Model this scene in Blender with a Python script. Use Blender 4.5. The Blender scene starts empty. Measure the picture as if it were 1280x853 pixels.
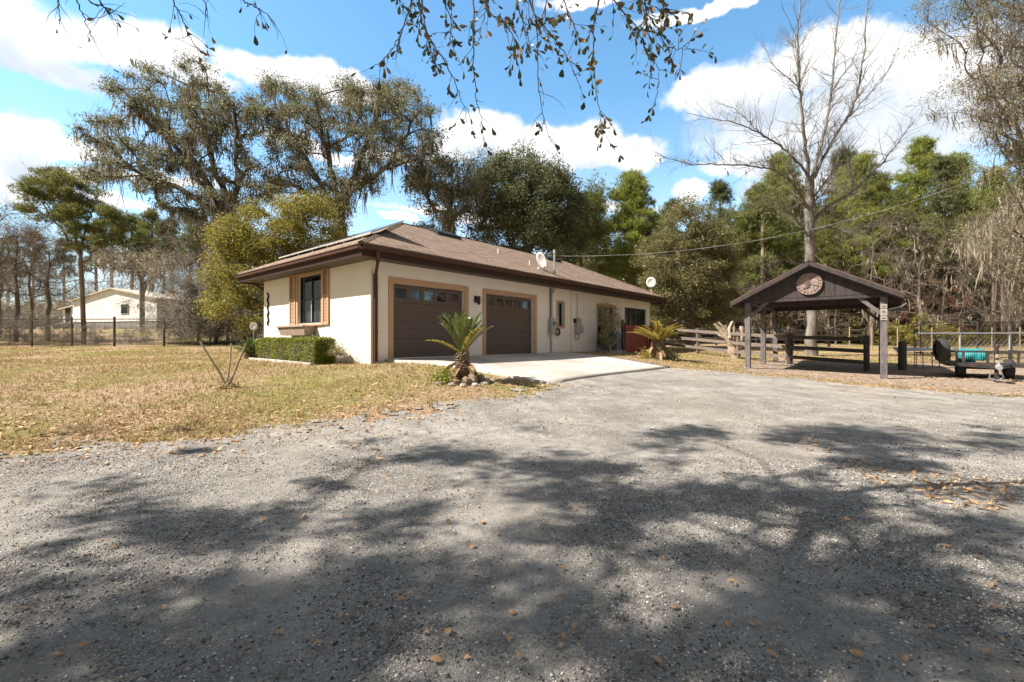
import bpy, math, random
import numpy as np
from mathutils import Vector, Matrix
R_ = math.radians
SC = bpy.context.scene
COL = SC.collection
F = 568.9
CZ = 1.35
random.seed(4)

# ------------------------------------------------------------------ terrain
CP = [(0,0,0),(-3,0,0),(5,0,0),(12,0,0),(0,-12,-.1),(-15,-12,0),(20,-12,0),(-15,0,.05),(0,4,.07),(-6,5.2,.12),
 (5,6,.08),(-2.4,5.6,.15),(10.4,9.3,.12),(11.01,13.47,.22),(8.16,15.74,.41),(.815,9.48,.44),(4.95,14.3,.48),(-3.84,12.35,.69),
 (-5.0,13.0,.73),(-2.5,11.6,.79),(-1.6,10.4,.66),(-9.27,17,.76),(1.4,18.4,.84),(5.9,23.7,.88),(-12,12,.62),(-5.4,8.6,.45),(-1,9.5,.5),(-30,27,1.02),(-20,27,1.04),
 (-12,27,1.04),(-45,45,2.5),(-30,45,2.5),(8.4,25,.89),(9.4,23,.7),(10.7,19.25,.42),(12.7,16,.26),(13.5,13.2,.25),
 (22,14,.25),(5.2,16,.66),(20,45,1.3),(35,45,1.3),(10,45,1.4),(-10,45,1.9),(-60,80,3.2),(0,80,2.2),(60,80,1.8),
 (0,130,2.5),(120,130,2.5),(-120,130,3),(-120,0,.5),(120,0,.3),(-60,20,1),(60,20,.4),(0,-60,0),(100,-60,0),(-100,-60,0)]
CP = np.array(CP, float)
def _phi(r2): return 0.5*r2*np.log(r2+1e-9)
def _tps():
    n=len(CP); P=CP[:,:2]/10
    r2=((P[:,None]-P[None])**2).sum(-1)
    K=_phi(r2)+np.eye(n)*.02
    Q=np.c_[np.ones(n),P]
    A=np.zeros((n+3,n+3)); A[:n,:n]=K; A[:n,n:]=Q; A[n:,:n]=Q.T
    b=np.r_[CP[:,2],0,0,0]
    return np.linalg.solve(A,b)
_W=_tps()
def gza(x,y):
    x=np.clip(np.asarray(x,float),-150,150)/10; y=np.clip(np.asarray(y,float),-60,150)/10
    out=_W[-3]+_W[-2]*x+_W[-1]*y
    for i in range(len(CP)):
        out=out+_W[i]*_phi((x-CP[i,0]/10)**2+(y-CP[i,1]/10)**2)
    return out
def gz(x,y): return float(gza(x,y))
def px(u,v,Y): return np.array([(u-640)/F*Y, Y, CZ-(v-426.5)/F*Y])
def ground_at(u,v):
    lo,hi=1.0,60.0
    r=(u-640)/F; s=(v-426.5)/F
    Y=lo
    while Y<hi:
        if CZ-s*Y<=gz(r*Y,Y): break
        Y*=1.01
    return np.array([r*Y,Y,gz(r*Y,Y)])

# ------------------------------------------------------------------ materials
def newmat(name):
    m=bpy.data.materials.new(name); m.use_nodes=True
    nt=m.node_tree; nt.nodes.clear()
    o=nt.nodes.new('ShaderNodeOutputMaterial')
    return m,nt,o
def N(nt,t,ins=None,**kw):
    n=nt.nodes.new(t)
    for k,v in kw.items(): setattr(n,k,v)
    if ins:
        for k,v in ins.items():
            s=n.inputs[k]
            if isinstance(v,bpy.types.NodeSocket): nt.links.new(v,s)
            else: s.default_value=v
    return n
def rgba(c): return (c[0],c[1],c[2],1)
def ramp(nt,fac,stops,interp='LINEAR'):
    n=nt.nodes.new('ShaderNodeValToRGB'); n.color_ramp.interpolation=interp
    e=n.color_ramp.elements
    while len(e)>1: e.remove(e[-1])
    e[0].position=stops[0][0]; e[0].color=rgba(stops[0][1])
    for p,c in stops[1:]:
        q=e.new(p); q.color=rgba(c)
    nt.links.new(fac,n.inputs[0]); return n.outputs[0]
def mixc(nt,fac,a,b,mode='MIX'):
    n=nt.nodes.new('ShaderNodeMix'); n.data_type='RGBA'; n.blend_type=mode
    for s,v in ((n.inputs[0],fac),(n.inputs[6],a),(n.inputs[7],b)):
        if isinstance(v,bpy.types.NodeSocket): nt.links.new(v,s)
        else: s.default_value=v if not isinstance(v,tuple) or len(v)==4 else rgba(v)
    return n.outputs[2]
def mth(nt,op,a,b=None,c=None,clamp=False):
    n=nt.nodes.new('ShaderNodeMath'); n.operation=op; n.use_clamp=clamp
    for i,v in enumerate((a,b,c)):
        if v is None: continue
        if isinstance(v,bpy.types.NodeSocket): nt.links.new(v,n.inputs[i])
        else: n.inputs[i].default_value=v
    return n.outputs[0]
def coords(nt,kind='Object',scale=(1,1,1)):
    t=N(nt,'ShaderNodeTexCoord')
    if scale==(1,1,1): return t.outputs[kind]
    return N(nt,'ShaderNodeMapping',{'Vector':t.outputs[kind],'Scale':scale}).outputs[0]
def noise(nt,v,scale,detail=4,rough=.55,out=0):
    return N(nt,'ShaderNodeTexNoise',{'Vector':v,'Scale':scale,'Detail':detail,'Roughness':rough}).outputs[out]
def simple(name,c1,c2=None,scale=6,rough=.7,bump=0,bscale=40,stretch=(1,1,1),metal=0,spec=.4,coat=0,stain=None,sscale=1.2):
    m,nt,o=newmat(name)
    v=coords(nt,'Object',stretch)
    c2=c2 or tuple(x*.8 for x in c1)
    f=noise(nt,v,scale,5,.6)
    col=ramp(nt,f,[(.3,c1),(.7,c2)])
    if stain:
        g=noise(nt,coords(nt),sscale,5,.65)
        col=mixc(nt,ramp(nt,g,[(.48,(0,0,0)),(.7,(1,1,1))]),col,stain)
    b=N(nt,'ShaderNodeBsdfPrincipled',{'Base Color':col,'Roughness':rough,'Metallic':metal,'Specular IOR Level':spec,'Coat Weight':coat})
    if bump:
        h=noise(nt,v,bscale,4,.6)
        bp=N(nt,'ShaderNodeBump',{'Height':h,'Strength':bump,'Distance':.02})
        nt.links.new(bp.outputs[0],b.inputs['Normal'])
    nt.links.new(b.outputs[0],o.inputs[0]); return m
def leafmat(name,cols,trans=.35,clump=.35,nscale=.5,rough=.5,spec=.25):
    """cols: list of colours picked by leaf (random per island) and shifted by clump noise"""
    m,nt,o=newmat(name)
    g=N(nt,'ShaderNodeNewGeometry')
    f=noise(nt,coords(nt),nscale,2)
    r=mth(nt,'ADD',mth(nt,'MULTIPLY',g.outputs['Random Per Island'],1-clump),mth(nt,'MULTIPLY',f,clump))
    st=[(.12+.76*i/(len(cols)-1),c) for i,c in enumerate(cols)]
    col=ramp(nt,r,st)
    col=mixc(nt,1.0,col,(1.22,1.22,1.22,1),'MULTIPLY')
    b=N(nt,'ShaderNodeBsdfPrincipled',{'Base Color':col,'Roughness':rough,'Specular IOR Level':spec})
    t=N(nt,'ShaderNodeBsdfTranslucent',{'Color':mixc(nt,.5,col,(1,1,.6,1),'MULTIPLY')})
    mx=N(nt,'ShaderNodeMixShader',{0:trans,1:b.outputs[0],2:t.outputs[0]})
    nt.links.new(mx.outputs[0],o.inputs[0]); return m

M={}
def build_materials():
    # bark
    def bark(name,c1,c2,sc=4):
        m,nt,o=newmat(name)
        v=coords(nt,'Object',(1,1,.25))
        f=noise(nt,v,sc,6,.7)
        c=ramp(nt,f,[(.32,c1),(.62,c2)])
        c=mixc(nt,ramp(nt,noise(nt,coords(nt),1.1,3),[(.5,(0,0,0)),(.72,(.5,.5,.5))]),c,(.30,.31,.26,1))
        b=N(nt,'ShaderNodeBsdfPrincipled',{'Base Color':c,'Roughness':.9,'Specular IOR Level':.15})
        bp=N(nt,'ShaderNodeBump',{'Height':noise(nt,v,sc*4,5,.7),'Strength':.8,'Distance':.03})
        nt.links.new(bp.outputs[0],b.inputs['Normal']); nt.links.new(b.outputs[0],o.inputs[0]); M[name]=m
    bark('bark_dark',(.035,.028,.022),(.11,.09,.07))
    bark('bark_grey',(.13,.11,.09),(.36,.32,.27))
    bark('bark_bare',(.085,.072,.06),(.26,.225,.185))
    bark('bark_pale',(.26,.20,.14),(.50,.41,.30))
    bark('bark_pine',(.09,.06,.045),(.24,.17,.13))
    bark('bark_brown',(.08,.06,.045),(.20,.155,.12))
    M['leaf_liveoak']=leafmat('leaf_liveoak',[(.055,.06,.035),(.12,.122,.068),(.20,.195,.115),(.29,.27,.175)],.4)
    M['leaf_oakdark']=leafmat('leaf_oakdark',[(.045,.058,.03),(.085,.10,.045),(.145,.15,.07),(.21,.20,.11)],.35)
    M['leaf_yellow']=leafmat('leaf_yellow',[(.07,.073,.018),(.14,.135,.03),(.235,.205,.042),(.36,.28,.065)],.45)
    M['leaf_olive']=leafmat('leaf_olive',[(.065,.068,.028),(.12,.12,.045),(.19,.175,.07),(.26,.21,.10)],.4)
    M['needle']=leafmat('needle',[(.06,.075,.025),(.115,.135,.038),(.185,.195,.055),(.27,.25,.085)],.4)
    M['needle_dark']=leafmat('needle_dark',[(.04,.052,.022),(.075,.092,.032),(.125,.135,.048),(.19,.175,.075)],.35)
    M['needle_bright']=leafmat('needle_bright',[(.09,.115,.026),(.165,.20,.04),(.25,.28,.055),(.35,.33,.09)],.45)
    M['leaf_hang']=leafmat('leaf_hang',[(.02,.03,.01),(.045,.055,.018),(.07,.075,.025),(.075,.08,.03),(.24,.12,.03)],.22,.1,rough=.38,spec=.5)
    M['leaf_sparse']=leafmat('leaf_sparse',[(.13,.14,.05),(.22,.21,.09),(.30,.27,.14),(.26,.20,.12)],.4)
    M['leaf_dry']=leafmat('leaf_dry',[(.16,.12,.08),(.26,.20,.13),(.36,.29,.19),(.20,.20,.09)],.3)
    M['leaf_rust']=leafmat('leaf_rust',[(.14,.05,.03),(.24,.09,.05),(.20,.12,.07)],.3)
    M['hedge_leaf']=leafmat('hedge_leaf',[(.06,.08,.012),(.12,.15,.02),(.20,.22,.035),(.28,.28,.06)],.35,.3,3)
    M['palm_leaf']=leafmat('palm_leaf',[(.055,.08,.022),(.10,.135,.04),(.15,.185,.065),(.20,.225,.10)],.2,.2,3,rough=.33,spec=.6)
    M['palm_yellow']=leafmat('palm_yellow',[(.13,.14,.03),(.24,.22,.05),(.38,.29,.07),(.34,.22,.09)],.35,.2,3,rough=.4,spec=.5)
    M['palm_dead']=leafmat('palm_dead',[(.20,.12,.06),(.32,.21,.11),(.40,.27,.15)],.3,.2,3)
    M['moss']=leafmat('moss',[(.10,.085,.065),(.18,.15,.115),(.26,.22,.17),(.32,.275,.21)],.35,.3,.6,rough=.9,spec=.05)
    M['moss_pale']=leafmat('moss_pale',[(.16,.13,.10),(.26,.215,.165),(.36,.305,.235),(.42,.36,.28)],.35,.3,.6,rough=.9,spec=.05)
    M['moss_dark']=leafmat('moss_dark',[(.075,.058,.044),(.135,.105,.08),(.21,.17,.13),(.28,.23,.18)],.3,.3,.6,rough=.9,spec=.05)
    M['brush']=leafmat('brush',[(.12,.09,.065),(.21,.165,.125),(.32,.26,.20),(.17,.14,.07)],.3,.4,.4)
    M['litter']=leafmat('litter',[(.13,.07,.035),(.27,.15,.07),(.42,.25,.12),(.54,.36,.20),(.22,.14,.08)],.15,.15,.4,rough=.75)
    M['grass']=leafmat('grass',[(.12,.13,.03),(.25,.20,.085),(.41,.30,.17),(.52,.39,.25)],.3,.55,.35,rough=.7)
    M['dry_leaf']=leafmat('dry_leaf',[(.20,.10,.05),(.42,.27,.14),(.33,.18,.09),(.50,.37,.23)],.2,.3,2,rough=.6)

    # stucco
    m,nt,o=newmat('stucco'); v=coords(nt)
    c=ramp(nt,noise(nt,v,.9,5,.6),[(.3,(.80,.735,.65)),(.7,(.75,.68,.59))])
    zsep=N(nt,'ShaderNodeSeparateXYZ',{0:v}).outputs[2]
    dirt=mth(nt,'MULTIPLY',mth(nt,'SUBTRACT',.35,mth(nt,'ADD',zsep,mth(nt,'MULTIPLY',noise(nt,v,3,4),.5)),clamp=True),1.6,clamp=True)
    c=mixc(nt,dirt,c,(.50,.41,.30,1))
    st=noise(nt,coords(nt,'Object',(1.1,1.1,.12)),1.9,6,.75)
    c=mixc(nt,mth(nt,'MULTIPLY',ramp(nt,st,[(.55,(0,0,0)),(.75,(1,1,1))]),.14),c,(.52,.45,.36,1))
    b=N(nt,'ShaderNodeBsdfPrincipled',{'Base Color':c,'Roughness':.92,'Specular IOR Level':.15})
    h=mth(nt,'ADD',noise(nt,v,60,3),mth(nt,'MULTIPLY',noise(nt,v,9,3),1.5))
    bp=N(nt,'ShaderNodeBump',{'Height':h,'Strength':.35,'Distance':.012})
    nt.links.new(bp.outputs[0],b.inputs['Normal']); nt.links.new(b.outputs[0],o.inputs[0]); M['stucco']=m
    M['trim_tan']=simple('trim_tan',(.50,.30,.175),(.44,.265,.155),3,.75,.2,60)
    M['door_taupe']=simple('door_taupe',(.112,.08,.063),(.092,.067,.053),8,.55,.15,120,(1,1,4))
    M['fascia']=simple('fascia',(.045,.023,.016),(.032,.017,.012),3,.65,.1,30,(1,1,1),spec=.15)
    M['gutter']=simple('gutter',(.085,.04,.025),(.06,.03,.02),3,.6,.05,30,spec=.2)
    M['soffit']=simple('soffit',(.11,.085,.07),(.09,.07,.058),3,.7)
    M['black_frame']=simple('black_frame',(.018,.016,.015),(.028,.024,.02),5,.5)
    M['grey_metal']=simple('grey_metal',(.42,.43,.42),(.34,.35,.35),6,.45,.1,40,metal=.35)
    M['galv']=simple('galv',(.55,.58,.61),(.42,.45,.48),8,.4,metal=.6)
    M['dish_white']=simple('dish_white',(.72,.71,.67),(.62,.60,.55),4,.45)
    M['white_bar']=simple('white_bar',(.33,.35,.38),(.26,.28,.31),6,.5)
    M['panel_frame']=simple('panel_frame',(.60,.57,.50),(.45,.42,.36),5,.4,metal=.4)
    M['panel_cell']=simple('panel_cell',(.012,.015,.03),(.016,.02,.035),5,.12,spec=.6)
    M['wire']=simple('wire',(.34,.33,.31),(.28,.27,.26),8,.6)
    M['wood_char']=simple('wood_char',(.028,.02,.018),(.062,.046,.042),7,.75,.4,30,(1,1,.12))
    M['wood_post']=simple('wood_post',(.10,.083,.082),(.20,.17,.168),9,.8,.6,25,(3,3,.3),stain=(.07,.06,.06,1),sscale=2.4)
    M['wood_rail']=simple('wood_rail',(.13,.10,.08),(.23,.18,.14),5,.85,.5,20,(.4,2,2),stain=(.12,.10,.09,1),sscale=1.4)
    M['wood_dark_and_shaded']=simple('wood_dark_and_shaded',(.05,.042,.038),(.095,.08,.07),5,.85,.5,20,(.4,2,2))  # dark timber, also the fence colour with the shelter's shade put in
    M['wood_pale']=simple('wood_pale',(.36,.27,.18),(.26,.19,.12),5,.7,.3,30)
    M['rust_roof']=simple('rust_roof',(.16,.085,.06),(.10,.06,.045),3,.7,.3,20,stain=(.22,.11,.07,1))
    M['red_wood']=simple('red_wood',(.26,.042,.022),(.19,.03,.018),6,.6,.3,20,(1,1,.2),stain=(.12,.025,.015,1))
    M['ac_grey']=simple('ac_grey',(.16,.19,.23),(.13,.155,.19),6,.55)
    M['rubber']=simple('rubber',(.022,.021,.02),(.04,.037,.034),12,.8,.3,60)
    M['black_steel']=simple('black_steel',(.022,.022,.023),(.038,.036,.035),9,.5,stain=(.09,.05,.035,1),sscale=4)
    M['teal']=simple('teal',(.03,.27,.28),(.02,.18,.20),6,.45,.3,20)
    M['medallion']=simple('medallion',(.36,.27,.23),(.14,.085,.07),14,.7,.6,30)
    M['label_white']=simple('label_white',(.40,.36,.29),(.30,.26,.21),6,.6)
    M['home_wall']=simple('home_wall',(.80,.78,.74),(.74,.72,.68),1,.8,stain=(.60,.58,.54,1))
    M['home_skirt']=simple('home_skirt',(.24,.22,.20),(.2,.18,.165),2,.8)
    M['home_roof']=simple('home_roof',(.50,.44,.36),(.44,.39,.32),2,.9)
    M['stone']=simple('stone',(.45,.41,.35),(.28,.25,.21),9,.9,.6,30)
    M['planter']=simple('planter',(.40,.29,.21),(.30,.22,.16),5,.8,.3,40)
    M['curtain']=simple('curtain',(.62,.62,.60),(.42,.42,.42),14,.9,stretch=(1,1,.05))
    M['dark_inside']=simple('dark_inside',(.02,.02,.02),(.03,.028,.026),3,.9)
    M['terracotta']=simple('terracotta',(.28,.13,.08),(.2,.1,.06),5,.8)
    M['trunk_palm']=simple('trunk_palm',(.12,.08,.055),(.30,.22,.15),18,.95,1,20)
    # glass
    m,nt,o=newmat('glass')
    fr=N(nt,'ShaderNodeFresnel',{'IOR':1.6})
    f=mth(nt,'MULTIPLY_ADD',fr.outputs[0],.3,.01,clamp=True)
    a=N(nt,'ShaderNodeBsdfTransparent',{'Color':(.62,.66,.66,1)})
    b=N(nt,'ShaderNodeBsdfGlossy',{'Roughness':.03,'Color':(.9,.92,.95,1)})
    mx=N(nt,'ShaderNodeMixShader',{0:f,1:a.outputs[0],2:b.outputs[0]})
    nt.links.new(mx.outputs[0],o.inputs[0]); M['glass']=m
    # shingles (local z rows)
    m,nt,o=newmat('shingles'); v=coords(nt)
    s=N(nt,'ShaderNodeSeparateXYZ',{0:v})
    al=mth(nt,'ADD',s.outputs[0],s.outputs[1])
    cv=N(nt,'ShaderNodeCombineXYZ',{0:al,1:mth(nt,'MULTIPLY',s.outputs[2],2.3)}).outputs[0]
    bt=N(nt,'ShaderNodeTexBrick',{'Vector':cv,'Color1':(.36,.27,.205,1),'Color2':(.18,.132,.10,1),'Mortar':(.055,.04,.032,1),'Scale':1,'Mortar Size':.010,'Brick Width':.31,'Row Height':.135,'Bias':-.1})
    c=mixc(nt,ramp(nt,noise(nt,v,1.2,5,.6),[(.35,(0,0,0)),(.75,(.7,.7,.7))]),bt.outputs[0],(.27,.20,.155,1))
    c=mixc(nt,1,c,ramp(nt,noise(nt,v,28,4,.75),[(.36,(.55,.55,.55)),(.64,(1.3,1.25,1.2))]),'MULTIPLY')
    b=N(nt,'ShaderNodeBsdfPrincipled',{'Base Color':c,'Roughness':.95,'Specular IOR Level':.15})
    bp=N(nt,'ShaderNodeBump',{'Height':mth(nt,'SUBTRACT',noise(nt,v,50,2),bt.outputs[1]),'Strength':.6,'Distance':.02})
    nt.links.new(bp.outputs[0],b.inputs['Normal']); nt.links.new(b.outputs[0],o.inputs[0]); M['shingles']=m
    # concrete
    m,nt,o=newmat('concrete'); v=coords(nt)
    c=ramp(nt,noise(nt,v,1.6,7,.65),[(.3,(.56,.51,.45)),(.7,(.42,.375,.325))])
    c=mixc(nt,ramp(nt,noise(nt,v,.5,4),[(.45,(0,0,0)),(.62,(.75,.75,.75))]),c,(.34,.29,.24,1))
    c=mixc(nt,ramp(nt,noise(nt,v,3.5,5,.7),[(.6,(0,0,0)),(.72,(.5,.5,.5))]),c,(.27,.235,.20,1))
    c=mixc(nt,.18,c,noise(nt,v,140,2,.6,1),'OVERLAY')
    b=N(nt,'ShaderNodeBsdfPrincipled',{'Base Color':c,'Roughness':.9,'Specular IOR Level':.2})
    bp=N(nt,'ShaderNodeBump',{'Height':noise(nt,v,90,3),'Strength':.25,'Distance':.01})
    nt.links.new(bp.outputs[0],b.inputs['Normal']); nt.links.new(b.outputs[0],o.inputs[0]); M['concrete']=m
    # gravel sheet
    m,nt,o=newmat('gravel'); v=coords(nt)
    vo=N(nt,'ShaderNodeTexVoronoi',{'Vector':N(nt,'ShaderNodeVectorMath',{0:v,1:N(nt,'ShaderNodeVectorMath',{0:noise(nt,v,24,3,.6,1),3:.03},operation='SCALE').outputs[0]},operation='ADD').outputs[0],'Scale':105,'Randomness':1})
    sp=N(nt,'ShaderNodeSeparateColor',{0:vo.outputs['Color']})
    c=ramp(nt,sp.outputs[0],[(0,(.11,.102,.092)),(.45,(.31,.285,.25)),(.8,(.52,.48,.42)),(1,(.77,.73,.66))])
    c=mixc(nt,mth(nt,'MULTIPLY',vo.outputs['Distance'],.9,clamp=True),c,(.07,.062,.053,1))
    c=mixc(nt,1,c,ramp(nt,noise(nt,v,55,4,.8),[(.38,(.30,.295,.29)),(.5,(.92,.91,.89)),(.62,(1.5,1.48,1.44))]),'MULTIPLY')
    fine=ramp(nt,noise(nt,v,3.2,9,.8),[(.35,(.245,.225,.197)),(.65,(.52,.48,.42))])
    c=mixc(nt,ramp(nt,noise(nt,v,1.1,7,.7),[(.38,(.2,.2,.2)),(.6,(.95,.95,.95))]),c,fine)
    c=mixc(nt,ramp(nt,noise(nt,v,.45,6,.65),[(.50,(0,0,0)),(.70,(.45,.45,.45))]),c,(.36,.30,.225,1))
    c=mixc(nt,ramp(nt,noise(nt,v,2.3,6,.7),[(.55,(0,0,0)),(.72,(.55,.55,.55))]),c,(.17,.15,.13,1))
    b=N(nt,'ShaderNodeBsdfPrincipled',{'Base Color':c,'Roughness':.93,'Specular IOR Level':.2})
    h=mth(nt,'ADD',mth(nt,'MULTIPLY',vo.outputs['Distance'],-.5),mth(nt,'MULTIPLY',noise(nt,v,16,9,.8),2.2))
    bp=N(nt,'ShaderNodeBump',{'Height':h,'Strength':.9,'Distance':.02})
    nt.links.new(bp.outputs[0],b.inputs['Normal']); nt.links.new(b.outputs[0],o.inputs[0]); M['gravel']=m
    # gravel stones
    m,nt,o=newmat('gravel_stone')
    g=N(nt,'ShaderNodeNewGeometry')
    c=ramp(nt,g.outputs['Random Per Island'],[(0,(.035,.032,.029)),(.25,(.11,.101,.09)),(.55,(.275,.252,.222)),(.85,(.46,.425,.375)),(.97,(.62,.58,.52)),(1,(.88,.86,.82))])
    c=mixc(nt,.3,c,noise(nt,coords(nt),160,3,.6,1),'OVERLAY')
    b=N(nt,'ShaderNodeBsdfPrincipled',{'Base Color':c,'Roughness':.85,'Specular IOR Level':.25})
    nt.links.new(b.outputs[0],o.inputs[0]); M['gravel_stone']=m
    # lawn
    m,nt,o=newmat('lawn'); v=coords(nt)
    a=ramp(nt,noise(nt,v,7,8,.75),[(.33,(.20,.13,.08)),(.5,(.38,.26,.165)),(.68,(.56,.41,.27))])
    gr=ramp(nt,noise(nt,v,9,7,.75),[(.35,(.12,.13,.03)),(.6,(.26,.24,.065)),(.75,(.36,.29,.12))])
    k=ramp(nt,noise(nt,v,.33,6,.65),[(.45,(0,0,0)),(.58,(.85,.85,.85))])
    c=mixc(nt,k,a,gr)
    c=mixc(nt,ramp(nt,noise(nt,v,.22,5,.6),[(.55,(0,0,0)),(.7,(.5,.5,.5))]),c,(.27,.19,.13,1))
    c=mixc(nt,.4,c,noise(nt,v,55,4,.7,1),'OVERLAY')
    b=N(nt,'ShaderNodeBsdfPrincipled',{'Base Color':c,'Roughness':.95,'Specular IOR Level':.1})
    bp=N(nt,'ShaderNodeBump',{'Height':noise(nt,v,28,6,.75),'Strength':.9,'Distance':.05})
    nt.links.new(bp.outputs[0],b.inputs['Normal']); nt.links.new(b.outputs[0],o.inputs[0]); M['lawn']=m
    # dirt
    m,nt,o=newmat('dirt'); v=coords(nt)
    c=ramp(nt,noise(nt,v,5,8,.75),[(.33,(.20,.15,.11)),(.55,(.32,.255,.195)),(.7,(.42,.36,.29))])
    b=N(nt,'ShaderNodeBsdfPrincipled',{'Base Color':c,'Roughness':.95,'Specular IOR Level':.1})
    bp=N(nt,'ShaderNodeBump',{'Height':noise(nt,v,30,6,.75),'Strength':.8,'Distance':.04})
    nt.links.new(bp.outputs[0],b.inputs['Normal']); nt.links.new(b.outputs[0],o.inputs[0]); M['dirt']=m
build_materials()

# ------------------------------------------------------------------ mesh helpers
def tag(o,label=None,cat=None,group=None,kind=None):
    if label: o['label']=label
    if cat: o['category']=cat
    if group: o['group']=group
    if kind: o['kind']=kind
    return o
def empty(name,loc,rz=0,label=None,cat=None,group=None):
    o=bpy.data.objects.new(name,None); COL.objects.link(o)
    o.empty_display_size=.2
    o.location=tuple(float(c) for c in loc); o.rotation_euler=(0,0,rz); return tag(o,label,cat,group)
def npmesh(name,V,Fc,mat,parent=None,smooth=False,loc=None):
    """V (n,3); Fc list of (m,k) int arrays"""
    V=np.asarray(V,np.float32)
    if not isinstance(Fc,list): Fc=[Fc]
    me=bpy.data.meshes.new(name)
    me.vertices.add(len(V)); me.vertices.foreach_set('co',V.ravel())
    nl=sum(f.size for f in Fc); nf=sum(len(f) for f in Fc)
    me.loops.add(nl); me.polygons.add(nf)
    idx=np.concatenate([f.ravel() for f in Fc]).astype(np.int32)
    tot=np.concatenate([np.full(len(f),f.shape[1],np.int32) for f in Fc])
    st=np.concatenate([[0],np.cumsum(tot)[:-1]]).astype(np.int32)
    me.loops.foreach_set('vertex_index',idx)
    me.polygons.foreach_set('loop_start',st); me.polygons.foreach_set('loop_total',tot)
    if smooth: me.polygons.foreach_set('use_smooth',np.ones(nf,bool))
    me.update(calc_edges=True); me.validate()
    if mat: me.materials.append(mat if not isinstance(mat,str) else M[mat])
    o=bpy.data.objects.new(name,me); COL.objects.link(o)
    if parent: o.parent=parent
    if loc is not None: o.location=tuple(float(c) for c in loc)
    return o
class MB:
    def __init__(s): s.v=[]; s.f={}; s.n=0; s.fs=[]
    def add(s,V,Fs):
        b=s.n; s.v.append(np.asarray(V,float)); s.n+=len(V)
        for f in Fs: s.fs.append([i+b for i in f])
        return s
    def box(s,x0,x1,y0,y1,z0,z1):
        V=[(x,y,z) for z in(z0,z1) for y in(y0,y1) for x in(x0,x1)]
        return s.add(V,[(0,2,3,1),(4,5,7,6),(0,1,5,4),(2,6,7,3),(0,4,6,2),(1,3,7,5)])
    def bar(s,p,q,w,h,up=(0,0,1)):
        p=np.array(p,float);q=np.array(q,float);t=(q-p)/np.linalg.norm(q-p)
        u=np.cross(t,up); 
        if np.linalg.norm(u)<1e-4: u=np.cross(t,(1,0,0))
        u/=np.linalg.norm(u); v=np.cross(u,t)
        V=[c+a*u*w/2+b*v*h/2 for c in(p,q) for b in(-1,1) for a in(-1,1)]
        return s.add(V,[(0,2,3,1),(4,5,7,6),(0,1,5,4),(2,6,7,3),(0,4,6,2),(1,3,7,5)])
    def tube(s,pts,r,n=8,cap=True):
        pts=np.asarray(pts,float); r=np.broadcast_to(r,(len(pts),))
        V,Fs=tube_arr(pts,r,n); Fs=[tuple(f) for f in Fs]
        if cap:
            Fs.append(tuple(range(n))[::-1]); m=len(pts)-1
            Fs.append(tuple(range(m*n,m*n+n)))
        return s.add(V,Fs)
    def poly(s,V,th=None):
        n=len(V); s.add(V,[tuple(range(n))]); return s
    def prism(s,P,d):
        P=np.asarray(P,float);d=np.asarray(d,float);n=len(P)
        Fs=[tuple(range(n))[::-1],tuple(range(n,2*n))]+[(i,(i+1)%n,n+(i+1)%n,n+i) for i in range(n)]
        return s.add(np.r_[P,P+d],Fs)
    def build(s,name,mat,parent=None,smooth=False,loc=None,bevel=0):
        V=np.concatenate(s.v)
        me=bpy.data.meshes.new(name); me.from_pydata([tuple(map(float,v)) for v in V],[],s.fs)
        if smooth: me.polygons.foreach_set('use_smooth',np.ones(len(me.polygons),bool))
        me.update(); me.materials.append(M[mat])
        o=bpy.data.objects.new(name,me); COL.objects.link(o)
        if parent: o.parent=parent
        if loc is not None: o.location=tuple(float(c) for c in loc)
        if bevel:
            b=o.modifiers.new('edge','BEVEL'); b.width=bevel; b.segments=2; b.limit_method='ANGLE'
        return o
def tube_arr(pts,r,n):
    t=np.gradient(pts,axis=0); t/=np.linalg.norm(t,axis=1)[:,None]+1e-9
    mt=t.mean(0); ref=np.array([0,0,1.]) if abs(mt[2])<.75*np.linalg.norm(mt)+1e-9 else np.array([1.,0,0])
    u=np.cross(t,ref); u/=np.linalg.norm(u,axis=1)[:,None]+1e-9
    v=np.cross(t,u)
    a=np.arange(n)*2*np.pi/n
    V=pts[:,None]+r[:,None,None]*(np.cos(a)[None,:,None]*u[:,None]+np.sin(a)[None,:,None]*v[:,None])
    m=len(pts); i=np.arange(m-1)[:,None]*n; j=np.arange(n)[None]
    Fs=np.stack([i+j,i+(j+1)%n,i+n+(j+1)%n,i+n+j],-1).reshape(-1,4)
    return V.reshape(-1,3),Fs
def copy_thing(root,loc,rz=0,sc=1,label=None,cat=None,group=None):
    c=root.copy(); COL.objects.link(c); c.location=tuple(float(x) for x in loc); c.rotation_euler=(0,0,rz); c.scale=(sc,)*3 if not isinstance(sc,tuple) else sc
    tag(c,label,cat,group)
    for ch in list(root.children):
        d=ch.copy(); COL.objects.link(d); d.parent=c
        for g in list(ch.children):
            e=g.copy(); COL.objects.link(e); e.parent=d
    return c

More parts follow.
